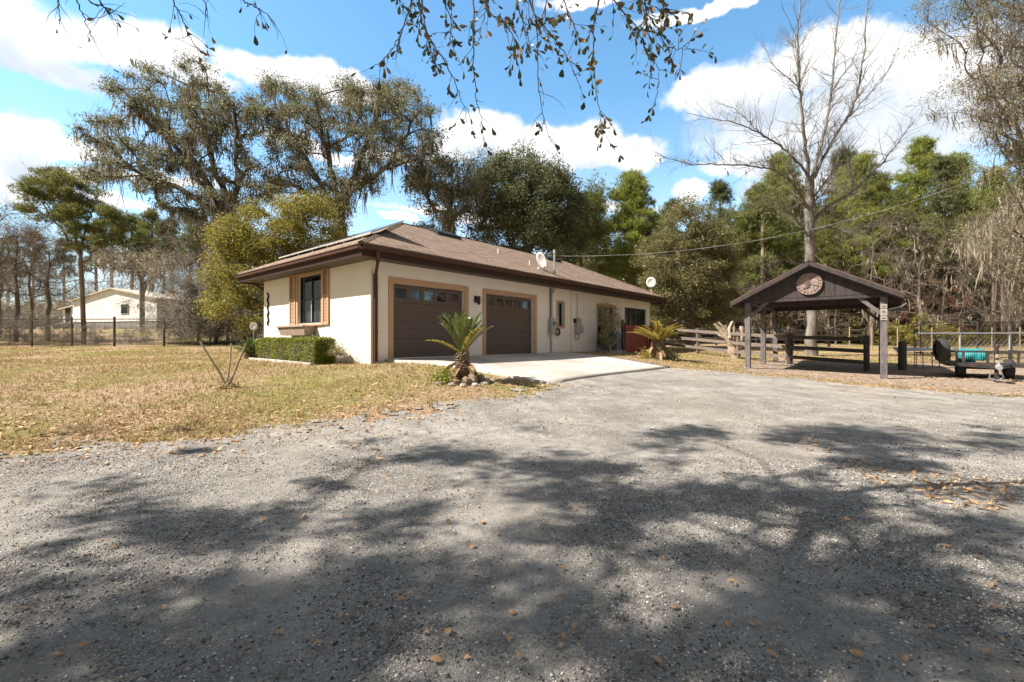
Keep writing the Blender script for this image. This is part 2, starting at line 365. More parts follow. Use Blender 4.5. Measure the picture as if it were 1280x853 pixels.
# ------------------------------------------------------------------ foliage
def rdir(rng,n):
    d=rng.normal(size=(n,3)); return d/np.linalg.norm(d,axis=1)[:,None]
def leaves(rng,P,size,ratio=.5,flat=.3):
    n=len(P); a=rdir(rng,n); nrm=rdir(rng,n); nrm[:,2]=np.abs(nrm[:,2])+flat
    u=np.cross(nrm,a); u/=np.linalg.norm(u,axis=1)[:,None]+1e-9
    w=np.cross(nrm,u); w/=np.linalg.norm(w,axis=1)[:,None]+1e-9
    L=size*rng.uniform(.6,1.4,n)[:,None]
    V=np.stack([P-u*L*.5,P+w*L*ratio*.5,P+u*L*.5,P-w*L*ratio*.5],1)
    return V.reshape(-1,3),np.arange(4*n).reshape(n,4)
def needles(rng,P,L,k=9,w=.014,up=.35):
    n=len(P); P=np.repeat(P,k,0); d=rdir(rng,n*k); d[:,2]+=up; d/=np.linalg.norm(d,axis=1)[:,None]
    s=np.cross(d,rdir(rng,n*k)); s/=np.linalg.norm(s,axis=1)[:,None]+1e-9
    LL=L*rng.uniform(.6,1.2,n*k)[:,None]
    V=np.stack([P-s*w,P+s*w,P+d*LL],1)
    return V.reshape(-1,3),np.arange(3*n*k).reshape(-1,3)
def moss(rng,S,L,w=.05,strands=5,spread=.12):
    n=len(S); cs=np.repeat(rng.uniform(.4,1.9,n),strands)[:,None]
    of=rng.normal(0,spread,(n*strands,3))*[1,1,.5]; S=np.repeat(S,strands,0)+of*cs
    q=np.hypot(of[:,0],of[:,1])/spread
    L=np.repeat(L*rng.choice([.6,1.,1.6,2.4],n,p=[.3,.35,.25,.1]),strands)*np.clip(1.15-.42*q,.12,1)*rng.uniform(.5,1.15,n*strands); n=len(S)
    a=rng.uniform(0,np.pi,n); s=np.c_[np.cos(a),np.sin(a),np.zeros(n)]*w
    sway=rng.normal(0,.14,(n,3))*[1,1,0]*L[:,None]+[.05,0,0]; w=w*1.0
    out=[]
    for f,ww in((0,.35),(.35,1.),(.72,.7),(1,.05)):
        c=S+sway*f*f+np.c_[np.zeros((n,2)),-L*f]+rng.normal(0,.03,(n,3))*[1,1,.6]
        k=ww*rng.uniform(.3,1.5,n)[:,None]
        out+= [c-s*k,c+s*k]
    V=np.stack(out,1).reshape(-1,3)
    b=np.arange(n)[:,None]*8
    Fs=np.concatenate([b+np.array([[0,1,3,2]]),b+np.array([[2,3,5,4]]),b+np.array([[4,5,7,6]])])
    return V,Fs
def twigs(rng,P,D,r):
    """thin 3-sided cones from P along D"""
    n=len(P); d=D/(np.linalg.norm(D,axis=1)[:,None]+1e-9)
    u=np.cross(d,rdir(rng,n)); u/=np.linalg.norm(u,axis=1)[:,None]+1e-9; v=np.cross(d,u)
    r=np.broadcast_to(r,(n,))[:,None]
    V=np.stack([P+u*r,P+(-.5*u+.87*v)*r,P+(-.5*u-.87*v)*r,P+D],1).reshape(-1,3)
    b=np.arange(n)[:,None]*4
    return V,np.concatenate([b+np.array([[0,1,3]]),b+np.array([[1,2,3]]),b+np.array([[2,0,3]])])
def join(parts):
    V=[];Fq=[];Ft=[];b=0
    for v,f in parts:
        V.append(v); (Fq if f.shape[1]==4 else Ft).append(f+b); b+=len(v)
    out=[]
    if Fq: out.append(np.concatenate(Fq))
    if Ft: out.append(np.concatenate(Ft))
    return np.concatenate(V),out
def skeleton(rng,trunk,clumps,r0,rt=.03,alpha=.45,start=.35,seg=1.0,wob=.08,sag=0.,p=.5,limbs=(),bl=.5):
    nodes=[np.array(q,float) for q in trunk]; par=[-1]+list(range(len(trunk)-1))
    plen=[0.]
    for i in range(1,len(nodes)): plen.append(plen[-1]+np.linalg.norm(nodes[i]-nodes[i-1]))
    first=max(1,int(len(trunk)*start))
    ok=[i>=first for i in range(len(nodes))]
    paths=[list(range(len(nodes)))]; tips=[len(nodes)-1]
    for L in limbs:
        A=np.array(nodes); j=int(np.argmin(np.linalg.norm(A-L[0],axis=1))); idx=[j]; prev=j
        for q in L[1:]:
            nodes.append(q); par.append(prev); plen.append((plen[prev]+np.linalg.norm(q-nodes[prev]))*.97); ok.append(True); prev=len(nodes)-1; idx.append(prev)
        paths.append(idx); tips.append(prev)
    nl0=len(tips)
    top=nodes[-1]; order=np.argsort(np.linalg.norm(np.asarray(clumps)-nodes[first],axis=1))
    for ci in order:
        c=np.asarray(clumps[ci],float); A=np.array(nodes); d=np.linalg.norm(A-c,axis=1)
        cost=d+alpha*np.array(plen)+np.where(A[:,2]>c[2]+.3,(A[:,2]-c[2])*.5,0)
        cost[~np.array(ok)]=1e9; j=int(np.argmin(cost)); D=d[j]
        pj=par[j]; pd=(A[j]-A[pj]) if pj>=0 else np.array([0,0,1.]); pd/=np.linalg.norm(pd)+1e-9
        n=max(2,int(D/seg)+1); mid=A[j]+pd*D*.38+(c-A[j])*.12; idx=[j]; prev=j
        for k in range(1,n+1):
            f=k/n; q=(1-f)**2*A[j]+2*f*(1-f)*mid+f*f*c
            if k<n: q=q+rng.normal(0,wob*D/n**.5*.6,3)
            q[2]-=sag*D*math.sin(f*math.pi)
            nodes.append(q); par.append(prev); plen.append(plen[prev]+np.linalg.norm(q-nodes[prev])); ok.append(True)
            prev=len(nodes)-1; idx.append(prev)
        paths.append(idx); tips.append(prev)
    cnt=np.zeros(len(nodes))
    for t in tips: cnt[t]+=1
    for i in range(len(nodes)-1,-1,-1):
        if par[i]>=0: cnt[par[i]]+=cnt[i]
    rad=rt*cnt**p
    k=r0/rad[0]
    if k>1:  # blend so that the base has r0
        pl=np.array(plen); rad=rad*(1+(k-1)*np.clip(cnt/cnt[0],0,1)**bl)
    else: rad=rad*k
    A=np.array(nodes)
    return A,rad,paths,np.array(tips)
def skel_mesh(A,rad,paths,minr=0):
    parts=[]
    for idx in paths:
        r=rad[idx].copy()
        if len(idx)>1 and idx[0]!=0: r[0]=min(r[0],r[1]*1.5)
        if idx[0]!=0 or True: r[-1]*=.6
        if r.max()<minr: continue
        n=10 if r.max()>.2 else 7 if r.max()>.06 else 4
        parts.append(tube_arr(A[idx],r,n))
    return parts
def blobs(rng,L,Y,dY,n):
    """px blobs (u,v,ru,rv[,weight]) -> clump points at depth Y"""
    w=np.array([b[2]*b[3]*(b[4] if len(b)>4 else 1) for b in L],float); w/=w.sum()
    out=[]
    for b,k in zip(L,rng.multinomial(n,w)):
        for _ in range(max(k,1)):
            a=rng.uniform(0,2*np.pi); q=rng.uniform(0,1)**.5
            yy=Y+dY*rng.uniform(-1,1)*math.sqrt(max(0,1-q*q*.8))
            out.append(px(b[0]+b[2]*q*math.cos(a),b[1]+b[3]*q*math.sin(a),yy))
    return np.array(out)
def make_tree(name,base,trunk,clumps,label,cat='tree',group=None,r0=.3,bark='bark_brown',leaf=None,nl=60,ls=.15,ratio=.5,rc=.8,
        kind='leaf',mossn=0,mossL=1.2,mossmat='moss',mossw=.05,tw=12,twl=.8,twr=.012,seed=1,limbs=(),bl=.5,fall=.45,alpha=.45,start=.35,seg=1.,wob=.1,sag=0,flat=.6,rt=.03,up=.35,crownname='crown',strands=5,p=.5):
    rng=np.random.RandomState(seed); base=np.array(base,float)
    trunk=np.array(trunk,float)-base; clumps=np.array(clumps,float)-base
    root=empty(name,base,0,label,cat,group)
    # resample the trunk
    tt=np.linspace(0,1,max(6,int(len(trunk)*2.5))); s=np.linspace(0,1,len(trunk))
    tr=np.stack([np.interp(tt,s,trunk[:,i]) for i in range(3)],1)
    tr[1:-1]+=rng.normal(0,.04,(len(tr)-2,3))*[1,1,0]
    lim=[]
    for L in limbs:
        L=np.array(L,float)-base; q=np.linspace(0,1,len(L)*3); s=np.linspace(0,1,len(L)); L=np.stack([np.interp(q,s,L[:,i]) for i in range(3)],1)
        for _ in range(2): L[1:-1]=(L[:-2]+L[2:]+2*L[1:-1])/4
        L[1:-1]+=rng.normal(0,.09,(len(L)-2,3)); lim.append(L)
    A,rad,paths,tips=skeleton(rng,tr,clumps,r0,rt,alpha,start,seg,wob,sag,p,lim,bl)
    parts=skel_mesh(A,rad,paths)
    if parts and True: # root flare
        pass
    C=A[tips[1:]]
    if tw:
        P=np.repeat(C,tw,0)+rng.normal(0,rc*.25,(len(C)*tw,3))
        D=rdir(rng,len(P))*twl*rng.uniform(.4,1.2,(len(P),1)); D[:,2]+=twl*.15
        parts.append(twigs(rng,P,D,twr))
        # second order
        P2=P[:,None]+D[:,None]*rng.uniform(.25,.9,(len(P),2,1)); P2=P2.reshape(-1,3)
        D2=np.repeat(D,2,0)*.35+rdir(rng,len(P2))*twl*.35
        parts.append(twigs(rng,P2,D2,twr*.6))
    V,Fc=join(parts); npmesh('trunk',V,Fc,bark,root,True)
    if leaf and nl:
        n=len(C)*nl
        off=rdir(rng,n)*(rng.uniform(0,1,(n,1))**fall)*rc*np.repeat(rng.uniform(.55,1.25,len(C)),nl)[:,None]
        off[:,2]*=flat
        P=np.repeat(C,nl,0)+off
        if kind=='leaf': V,Fc=leaves(rng,P,ls,ratio)
        else: V,Fc=needles(rng,P,ls,9,ls*.05,up)
        npmesh(crownname,V,Fc,leaf,root)
    if mossn:
        k=max(1,int(len(A)*mossn)); idx=rng.randint(len(tr)//2,len(A),k)
        S=A[idx]+rng.normal(0,rc*.35,(k,3))*[1,1,.5]
        V,Fc=moss(rng,S,mossL*rng.uniform(.3,1.2,k),mossw,strands,.12+mossw)
        npmesh('hanging_moss',V,Fc,mossmat,root)
    return root

# ------------------------------------------------------------------ camera, light, sky
cam=bpy.data.objects.new('camera',bpy.data.cameras.new('camera')); COL.objects.link(cam)
cam.location=(0,0,CZ); cam.rotation_euler=(R_(90),0,0)
cam.data.sensor_width=36; cam.data.lens=36*F/1280; cam.data.clip_end=2000; cam.data.clip_start=.05
SC.camera=cam
SUN_EL=R_(46); SUN_TR=np.array([math.cos(SUN_EL)*math.cos(R_(11)),math.cos(SUN_EL)*math.sin(R_(11)),-math.sin(SUN_EL)])
sun=bpy.data.objects.new('sun',bpy.data.lights.new('sun','SUN')); COL.objects.link(sun)
sun.data.energy=5.0; sun.data.angle=R_(.53); sun.data.color=(1,.94,.87)
sun.rotation_euler=Vector(tuple(SUN_TR)).to_track_quat('-Z','Y').to_euler()
SC.view_settings.view_transform='Standard'; SC.view_settings.look='None'; SC.view_settings.exposure=1.16; SC.view_settings.gamma=1
try: SC.view_settings.use_curve_mapping=False
except Exception: pass
def build_world():
    w=bpy.data.worlds.new('World'); SC.world=w; w.use_nodes=True; nt=w.node_tree; nt.nodes.clear()
    out=N(nt,'ShaderNodeOutputWorld'); bg=N(nt,'ShaderNodeBackground')
    sky=N(nt,'ShaderNodeTexSky',sky_type='NISHITA'); sky.sun_disc=False; sky.sun_elevation=SUN_EL
    sky.sun_rotation=math.atan2(-SUN_TR[0],-SUN_TR[1]); sky.altitude=0; sky.air_density=1.0; sky.dust_density=.25; sky.ozone_density=2.2
    d=N(nt,'ShaderNodeTexCoord').outputs['Generated']
    nz=N(nt,'ShaderNodeTexNoise',{'Vector':d,'Scale':5.5,'Detail':4,'Roughness':.6})
    wv=N(nt,'ShaderNodeVectorMath',{0:nz.outputs[1],1:(.5,.5,.5)},operation='SUBTRACT').outputs[0]
    wv=N(nt,'ShaderNodeVectorMath',{0:wv,3:.11},operation='SCALE').outputs[0]
    dv=N(nt,'ShaderNodeVectorMath',{0:d,1:wv},operation='ADD').outputs[0]
    s=N(nt,'ShaderNodeSeparateXYZ',{0:dv})
    az=mth(nt,'ARCTAN2',s.outputs[0],s.outputs[1])
    hyp=mth(nt,'SQRT',mth(nt,'ADD',mth(nt,'MULTIPLY',s.outputs[0],s.outputs[0]),mth(nt,'MULTIPLY',s.outputs[1],s.outputs[1])))
    el=mth(nt,'ARCTAN2',s.outputs[2],hyp)
    fb=noise(nt,d,9,10,.62)
    fb2=noise(nt,d,26,6,.6)
    def ae(u,v):
        a=math.atan((u-640)/F); return a,math.atan((426.5-v)/F*math.cos(a))
    # clouds: (u,v,ru,rv)
    CL=[(20,30,120,45),(110,45,105,38),(190,55,75,30),(60,80,90,22),(235,85,60,15),(310,88,60,28),(370,92,60,24),(430,108,60,16),(250,105,60,14),
        (30,165,55,30),(80,185,45,18),(-40,190,80,30),(60,215,70,14),(0,235,50,18),(140,250,90,10),(200,225,70,8),
        (600,165,55,26),(660,185,75,26),(730,190,70,24),(790,195,50,22),(560,190,40,18),(700,215,90,10),
        (1000,80,95,42),(930,110,75,38),(1080,95,100,50),(1160,110,100,48),(880,120,50,22),(1010,150,150,45),(1130,165,130,45),(1240,130,90,55),(1060,215,160,26),(940,200,70,20),
        (865,240,32,14),(500,275,30,8),(880,5,95,9),(760,-12,90,12),(640,268,180,9),(420,190,120,12),(1330,90,90,60),(-140,70,120,60)]
    def dens(elv):
        acc=None
        for (u,v,ru,rv) in CL:
            a0,e0=ae(u,v); a1,_=ae(u+ru,v); a2,_=ae(u-ru,v); _,e1=ae(u,v-rv); _,e2=ae(u,v+rv)
            ra=abs(a1-a2)/2; re=abs(e1-e2)/2
            x=mth(nt,'MULTIPLY',mth(nt,'SUBTRACT',az,a0),1/ra)
            y=mth(nt,'MULTIPLY',mth(nt,'SUBTRACT',elv,e0),1/re)
            q=mth(nt,'SQRT',mth(nt,'ADD',mth(nt,'MULTIPLY',x,x),mth(nt,'MULTIPLY',y,y)))
            q=mth(nt,'SUBTRACT',1.12,q)
            acc=q if acc is None else mth(nt,'MAXIMUM',acc,q)
        return acc
    den=dens(el)
    # unseen grey clouds overhead and behind, added to neutralise the fill light
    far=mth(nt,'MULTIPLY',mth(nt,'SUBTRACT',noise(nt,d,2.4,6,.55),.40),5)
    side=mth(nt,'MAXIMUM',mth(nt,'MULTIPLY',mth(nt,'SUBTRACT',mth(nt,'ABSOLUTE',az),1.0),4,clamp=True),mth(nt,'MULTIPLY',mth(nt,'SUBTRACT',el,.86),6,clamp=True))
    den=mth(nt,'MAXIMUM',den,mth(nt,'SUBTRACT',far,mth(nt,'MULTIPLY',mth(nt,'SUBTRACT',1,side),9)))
    nn=mth(nt,'ADD',mth(nt,'MULTIPLY',mth(nt,'SUBTRACT',fb,.5),1.5),mth(nt,'MULTIPLY',mth(nt,'SUBTRACT',fb2,.5),.35))
    q=mth(nt,'ADD',mth(nt,'MINIMUM',den,.8),nn)
    al=N(nt,'ShaderNodeMapRange',{0:q,1:-.04,2:.42},interpolation_type='SMOOTHSTEP').outputs[0]
    above=dens(mth(nt,'ADD',el,.055))
    gr=mth(nt,'MULTIPLY',mth(nt,'ADD',mth(nt,'MINIMUM',above,.8),mth(nt,'MULTIPLY',nn,.8)),1.1,clamp=True)
    ccol=mixc(nt,gr,(4.3,4.3,4.3,1),(2.6,2.95,3.35,1))
    # thin veil toward the horizon
    hz=N(nt,'ShaderNodeMapRange',{0:el,1:.5,2:.02},interpolation_type='SMOOTHSTEP').outputs[0]
    skyc=mixc(nt,1,sky.outputs[0],(SKYT[0],SKYT[1],SKYT[2],1),'MULTIPLY')
    veil=mth(nt,'MULTIPLY',mth(nt,'MULTIPLY',hz,fb),1.25,clamp=True)
    skyc=mixc(nt,veil,skyc,(3.6,3.95,4.3,1))
    ccol=mixc(nt,side,ccol,(1.6,1.47,1.30,1)); col=mixc(nt,al,skyc,ccol)  # added unseen clouds dimmed to a warm grey for the fill
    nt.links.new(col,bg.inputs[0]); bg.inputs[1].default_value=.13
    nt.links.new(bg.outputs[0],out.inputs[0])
    SC.cycles.max_bounces=5; SC.cycles.diffuse_bounces=2; SC.cycles.glossy_bounces=2; SC.cycles.transmission_bounces=3; SC.cycles.transparent_max_bounces=8
    SC.cycles.use_adaptive_sampling=True; SC.cycles.adaptive_threshold=.02; SC.cycles.caustics_reflective=False; SC.cycles.caustics_refractive=False
    w.cycles.sampling_method='MANUAL'; w.cycles.sample_map_resolution=512
SKYT=(.74,1.02,1.02)
build_world()

# ------------------------------------------------------------------ ground
def grid_ground():
    a=np.linspace(-1,1,181); xs=np.sinh(a*4.6)/np.sinh(4.6)*330
    b=np.linspace(0,1,200); ys=-60+0*b; ys=np.sinh((b*1.25-.25)*4.4)/np.sinh(4.4)*420+8
    X,Y=np.meshgrid(xs,ys); Z=gza(X,Y)
    V=np.c_[X.ravel(),Y.ravel(),Z.ravel()]; n=len(xs); m=len(ys)
    i=np.arange(m-1)[:,None]*n; j=np.arange(n-1)[None]
    Fc=np.stack([i+j,i+j+1,i+j+n+1,i+j+n],-1).reshape(-1,4)
    o=npmesh('ground',V,Fc,'lawn',None,True); tag(o,kind='structure')
grid_ground()
GB=[(-260,592),(-120,576),(0,568),(120,562),(250,552),(380,540),(480,524),(560,508),(640,495),(693,482.5)]
GB2=[(840,461),(880,464),(935,469),(1000,474),(1090,484),(1180,491),(1280,500),(1500,520)]
gb=[ground_at(*p)[:2] for p in GB]
H_A=np.array([-3.84,12.35]); D1=np.array([.651,.759]); D2=np.array([-.759,.651]); NO=np.array([.759,-.651])
def hw(s,t): return H_A+D1*s+NO*t      # house frame: s along garage wall, t outwards
gb2=[ground_at(*p)[:2] for p in GB2]
drive_poly=[hw(.45,0),hw(9.2,0),hw(9.0,1.0),hw(7.25,5.4),hw(.8,5.4)]
gravel_poly=[(-30,-9)]+[tuple(gb[0]+[-9,.3])]+[tuple(p) for p in gb]+[tuple(hw(.8,5.35)),tuple(hw(7.25,5.35))]+[tuple(p) for p in gb2]+[(32,13),(32,-9)]
def inpoly(X,Y,P):
    c=np.zeros(X.shape,bool); n=len(P)
    for i in range(n):
        x1,y1=P[i];x2,y2=P[(i+1)%n]
        k=((y1>Y)!=(y2>Y)); 
        with np.errstate(divide='ignore',invalid='ignore'): xi=(x2-x1)*(Y-y1)/(y2-y1)+x1
        c^=k&(X<xi)
    return c
def pdist(X,Y,P):
    d=np.full(X.shape,1e9)
    for i in range(len(P)-1):
        a=np.array(P[i]);b=np.array(P[i+1]);ab=b-a
        t=np.clip(((X-a[0])*ab[0]+(Y-a[1])*ab[1])/(ab@ab),0,1)
        d=np.minimum(d,np.hypot(X-a[0]-t*ab[0],Y-a[1]-t*ab[1]))
    return d
def vnoise(X,Y,s,seed=0):
    r=np.random.RandomState(seed).rand(64,64); x=X*s;y=Y*s
    i=np.floor(x).astype(int);j=np.floor(y).astype(int);fx=x-i;fy=y-j;fx=fx*fx*(3-2*fx);fy=fy*fy*(3-2*fy)
    g=lambda a,b:r[a%64,b%64]
    return (g(i,j)*(1-fx)+g(i+1,j)*fx)*(1-fy)+(g(i,j+1)*(1-fx)+g(i+1,j+1)*fx)*fy
def fbm(X,Y,s,seed=0): return sum(vnoise(X,Y,s*2**k,seed+k)*.5**k for k in range(4))/1.875
EDGE=[tuple(p) for p in gb]; EDGE2=[tuple(p) for p in gb2]
def sheet(name,poly,mat,step,lift,ragged,x0,x1,y0,y1,edges):
    xs=np.arange(x0,x1,step);ys=np.arange(y0,y1,step); X,Y=np.meshgrid(xs,ys)
    cx,cy=X[:-1,:-1]+step/2,Y[:-1,:-1]+step/2
    ins=inpoly(cx,cy,poly); d=np.full(cx.shape,1e9)
    for e in edges: d=np.minimum(d,pdist(cx,cy,e))
    sd=np.where(ins,d,-d); keep=(sd+(fbm(cx,cy,1.6,3)-.5)*ragged*2.+(fbm(cx,cy,9,8)-.5)*ragged)>0
    if not ragged: keep=ins
    keep&=(np.abs(sd)<1e8)|ins
    n=len(xs); I,J=np.nonzero(keep); k=I*n+J
    Fc=np.stack([k,k+1,k+n+1,k+n],1); used,inv=np.unique(Fc,return_inverse=True)
    V=np.c_[X.ravel(),Y.ravel()][used]; V=np.c_[V,gza(V[:,0],V[:,1])+lift]
    o=npmesh(name,V,inv.reshape(Fc.shape),mat,None,True); tag(o,kind='structure'); return o
sheet('gravel_driveway',gravel_poly,'gravel',.06,.018,.75,-16,18,-3,16.5,[EDGE,EDGE2])
# outer part of the gravel, coarse
V=np.array([(-40,-9),(40,-9),(40,-3),(-40,-3)]);
sheet('gravel_road',[(-40,-9),(40,-9),(40,-3),(-40,-3)],'gravel',1.,.012,0,-40,40,-9,-2,[EDGE])
# dirt pad under the pavilion and trailer
dp=[ground_at(*p)[:2] for p in [(925,466),(1000,471),(1090,481),(1180,488),(1280,497),(1420,510)]]
dirt_poly=[tuple(p) for p in dp]+[(26,17),(16,19.5),(12.2,21),(8.7,17.2)]
sheet('dirt_yard',dirt_poly,'dirt',.09,.009,.4,6,24,8,22,[dirt_poly+[dirt_poly[0]]])

def house_slab_z(): return CZ-.48
SZ=house_slab_z()
# concrete apron
def apron():
    n=16; mb=MB(); rows=[]
    L=[(.45,0),(.8,5.4)]; 
    top=[];
    ss=np.linspace(0,1,14)
    def right(t): return 9.2-.2*t if t<1 else 9.0-(t-1)*(1.75/4.4)
    def left(t): return .45+.35*t/5.4
    ts=np.linspace(-.10,5.4,20)
    P=[]
    for t in ts:
        for k in ss:
            s=left(max(t,0))+(right(max(t,0))-left(max(t,0)))*k; w=hw(s,t)
            f=min(max(t,0)/5.4,1)
            zf=SZ-.02+(gz(*hw(s,5.4))+.06-(SZ-.02))*(f**1.25)
            P.append((w[0],w[1],max(zf,gz(w[0],w[1])+.03)))
    P=np.array(P); m=len(ss); i=np.arange(len(ts)-1)[:,None]*m; j=np.arange(m-1)[None]
    Fc=np.stack([i+j,i+j+1,i+j+m+1,i+j+m],-1).reshape(-1,4)
    # skirts
    rim=[k for k in range(m)][::-1]+[r*m for r in range(len(ts))]+[(len(ts)-1)*m+k for k in range(m)]+[r*m+m-1 for r in range(len(ts))][::-1]
    b=len(P); Q=P[rim]-[0,0,.25]; k=np.arange(len(rim)-1)
    sk=np.stack([np.array(rim)[:-1],np.array(rim)[1:],b+k+1,b+k],1)
    o=npmesh('concrete_apron',np.r_[P,Q],[Fc,sk],'concrete'); tag(o,kind='structure')
    # joints
    mb=MB()
    return o,P,ss,ts
apr,_P,_ss,_ts=apron()

# ------------------------------------------------------------------ HOUSE (local x along garage wall, y inward along end wall)
house=empty('house',(H_A[0],H_A[1],SZ),math.atan2(.759,.651),'single storey cream stucco house with brown hip roof and two taupe garage doors','house')
HL,HWd=18.0,7.15; WT=.22; WTOP=2.80; BOT=-.55
def wall(name,axis,length,off,openings,mat='stucco',parent=house,out=-1,z0=BOT,z1=WTOP,rev=.14):
    """axis 'x': wall along x at y=off; outward = out*y.  openings (a0,a1,z0,z1)"""
    A=sorted({0,length}|{a for o in openings for a in o[:2]}); Z=sorted({z0,z1}|{a for o in openings for a in o[2:]})
    mb=MB()
    def P(a,d,z): return (a,off-out*d,z) if axis=='x' else (off-out*d,a,z)
    for i in range(len(A)-1):
        for j in range(len(Z)-1):
            am=(A[i]+A[i+1])/2; zm=(Z[j]+Z[j+1])/2
            if any(o[0]<am<o[1] and o[2]<zm<o[3] for o in openings): continue
            for d in (0,WT): mb.add([P(A[i],d,Z[j]),P(A[i+1],d,Z[j]),P(A[i+1],d,Z[j+1]),P(A[i],d,Z[j+1])],[(0,1,2,3)])
    for (a0,a1,b0,b1) in openings:
        for q in (((a0,b0),(a0,b1)),((a1,b0),(a1,b1)),((a0,b1),(a1,b1)),((a0,b0),(a1,b0))):
            mb.add([P(q[0][0],0,q[0][1]),P(q[1][0],0,q[1][1]),P(q[1][0],WT,q[1][1]),P(q[0][0],WT,q[0][1])],[(0,1,2,3)])
    return mb.build(name,mat,parent)
DOORS=[(.72,3.50,0,2.13),(4.50,7.22,0,2.13)]
W2=(8.84,9.24,1.12,2.08); W3=(12.1,13.8,.25,2.2); PW=(14.9,17.5,.95,2.25)
EW=(2.72,4.32,1.05,2.60)   # end wall window (along y)
wall('garage_wall','x',HL,0,DOORS+[W2,W3,PW])
wall('end_wall','y',HWd,0,[EW])
wall('rear_wall','x',HL,HWd,[],out=1)
wall('far_end_wall','y',HWd,HL,[],out=1)
MB().box(.1,HL-.1,.1,HWd-.1,-.2,-.03).build('floor_slab','concrete',house)
def frame_boxes(mb,a0,a1,z0,z1,w,d0,d1,axis='x',off=0,bottom=True,top=True):
    """picture frame around opening, d outward"""
    def B(x0,x1,zz0,zz1):
        if axis=='x': mb.box(x0,x1,off-d1,off-d0,zz0,zz1)
        else: mb.box(off-d1,off-d0,x0,x1,zz0,zz1)
    B(a0-w,a0,z0,z1); B(a1,a1+w,z0,z1)
    if top: B(a0-w,a1+w,z1,z1+w)
    if bottom: B(a0-w,a1+w,z0-w,z0)
# garage doors
for (a0,a1,z0,z1) in DOORS:
    mb=MB(); w=.16
    mb.box(a0-w,a0,-.03,.003,z0,z1); mb.box(a1,a1+w,-.03,.003,z0,z1); mb.box(a0-w,a1+w,-.03,.003,z1,z1+w)
    mb.build('garage_door_trim','trim_tan',house,bevel=.006)
    mb=MB(); nsec=4; hh=(z1-.02)/nsec
    lites=[]; nw=5; ww=(a1-a0-.2)/nw
    for k in range(nsec):
        zz0=.02+k*hh; zz1=.02+(k+1)*hh-.018
        if k<nsec-1:
            mb.box(a0+.01,a1-.01,.13,.17,zz0,zz1)
            for r in range(1,3): # shallow ribs
                mb.box(a0+.03,a1-.03,.115,.131,zz0+hh*r/3-.05,zz0+hh*r/3+.04)
        else:
            g0,g1=zz0+.13,zz1-.10; mb.box(a0+.01,a1-.01,.13,.17,zz0,g0); mb.box(a0+.01,a1-.01,.13,.17,g1,zz1)
            xs=[a0+.01]
            for q in range(nw):
                c=a0+.1+ww*(q+.5); lites.append((c-ww*.36,c+ww*.36,g0,g1))
                mb.box(xs[-1],c-ww*.36,.13,.17,g0,g1); xs.append(c+ww*.36)
            mb.box(xs[-1],a1-.01,.13,.17,g0,g1)
    mb.box(a0+.02,a1-.02,.15,.165,.02,z1-.02-.45)
    gd=mb.build('garage_door','door_taupe',house,bevel=.003)
    for l in lites: MB().box(l[0],l[1],.145,.150,l[2],l[3]).build('window_pane','glass',gd)
    MB().box(a0+.01,a1-.01,.125,.175,0.0,.02).build('rubber_seal','rubber',gd)
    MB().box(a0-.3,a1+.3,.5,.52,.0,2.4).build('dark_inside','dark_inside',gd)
def window(axis,off,op,frame_w=.05,mull=1,rail=True,trim=None,mat='black_frame',curt=None,depth=.10,sgn=1):
    a0,a1,z0,z1=op
    def B(mb,x0,x1,y0,y1,zz0,zz1):
        if axis=='x': mb.box(x0,x1,off+y0,off+y1,zz0,zz1)
        else: mb.box(off+y0,off+y1,x0,x1,zz0,zz1)
    mb=MB(); f=frame_w
    B(mb,a0,a0+f,depth-.03,depth+.03,z0,z1);B(mb,a1-f,a1,depth-.03,depth+.03,z0,z1)
    B(mb,a0+f,a1-f,depth-.03,depth+.03,z0,z0+f);B(mb,a0+f,a1-f,depth-.03,depth+.03,z1-f,z1)
    for k in range(mull):
        c=a0+(a1-a0)*(k+1)/(mull+1); B(mb,c-f*.5,c+f*.5,depth-.026,depth+.026,z0+f,z1-f)
    if rail: c=(z0+z1)/2; B(mb,a0+f,a1-f,depth-.032,depth+.022,c-f*.45,c+f*.45)
    w=mb.build('window',mat,house)
    p=MB(); B(p,a0+f,a1-f,depth-.003,depth+.003,z0+f,z1-f); p.build('pane','glass',w)
    if curt:
        c=MB(); n=26
        for k in range(n):
            xa=a0+f+(a1-a0-2*f)*k/n; xb=a0+f+(a1-a0-2*f)*(k+1)/n; dd=.10+.02*(k%2)
            if axis=='x': c.add([(xa,off+dd+depth,curt[0]),(xb,off+.2+depth-(dd-.0)*.5,curt[0]),(xb,off+.2+depth-dd*.5,curt[1]),(xa,off+dd+depth,curt[1])],[(0,1,2,3)])
            else: c.add([(off+dd+depth,xa,curt[0]),(off+.12-.02*(k%2)+depth,xb,curt[0]),(off+.12-.02*(k%2)+depth,xb,curt[1]),(off+dd+depth,xa,curt[1])],[(0,1,2,3)])
        c.build('curtain','curtain',w)
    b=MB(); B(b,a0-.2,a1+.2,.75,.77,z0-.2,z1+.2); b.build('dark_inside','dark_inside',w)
    if trim:
        t=MB(); 
        frame_boxes(t,a0,a1,z0,z1,trim,-.003,.025,axis,off); t.build('window_trim','trim_tan',house,bevel=.004)
    return w
ww=window('y',0,EW,.045,1,True,None,curt=(1.10,1.82))
# lower centre mullion is white in the photograph
MB().box(.055,.068,3.495,3.545,1.10,1.80).build('pale_mullion','grey_metal',ww)
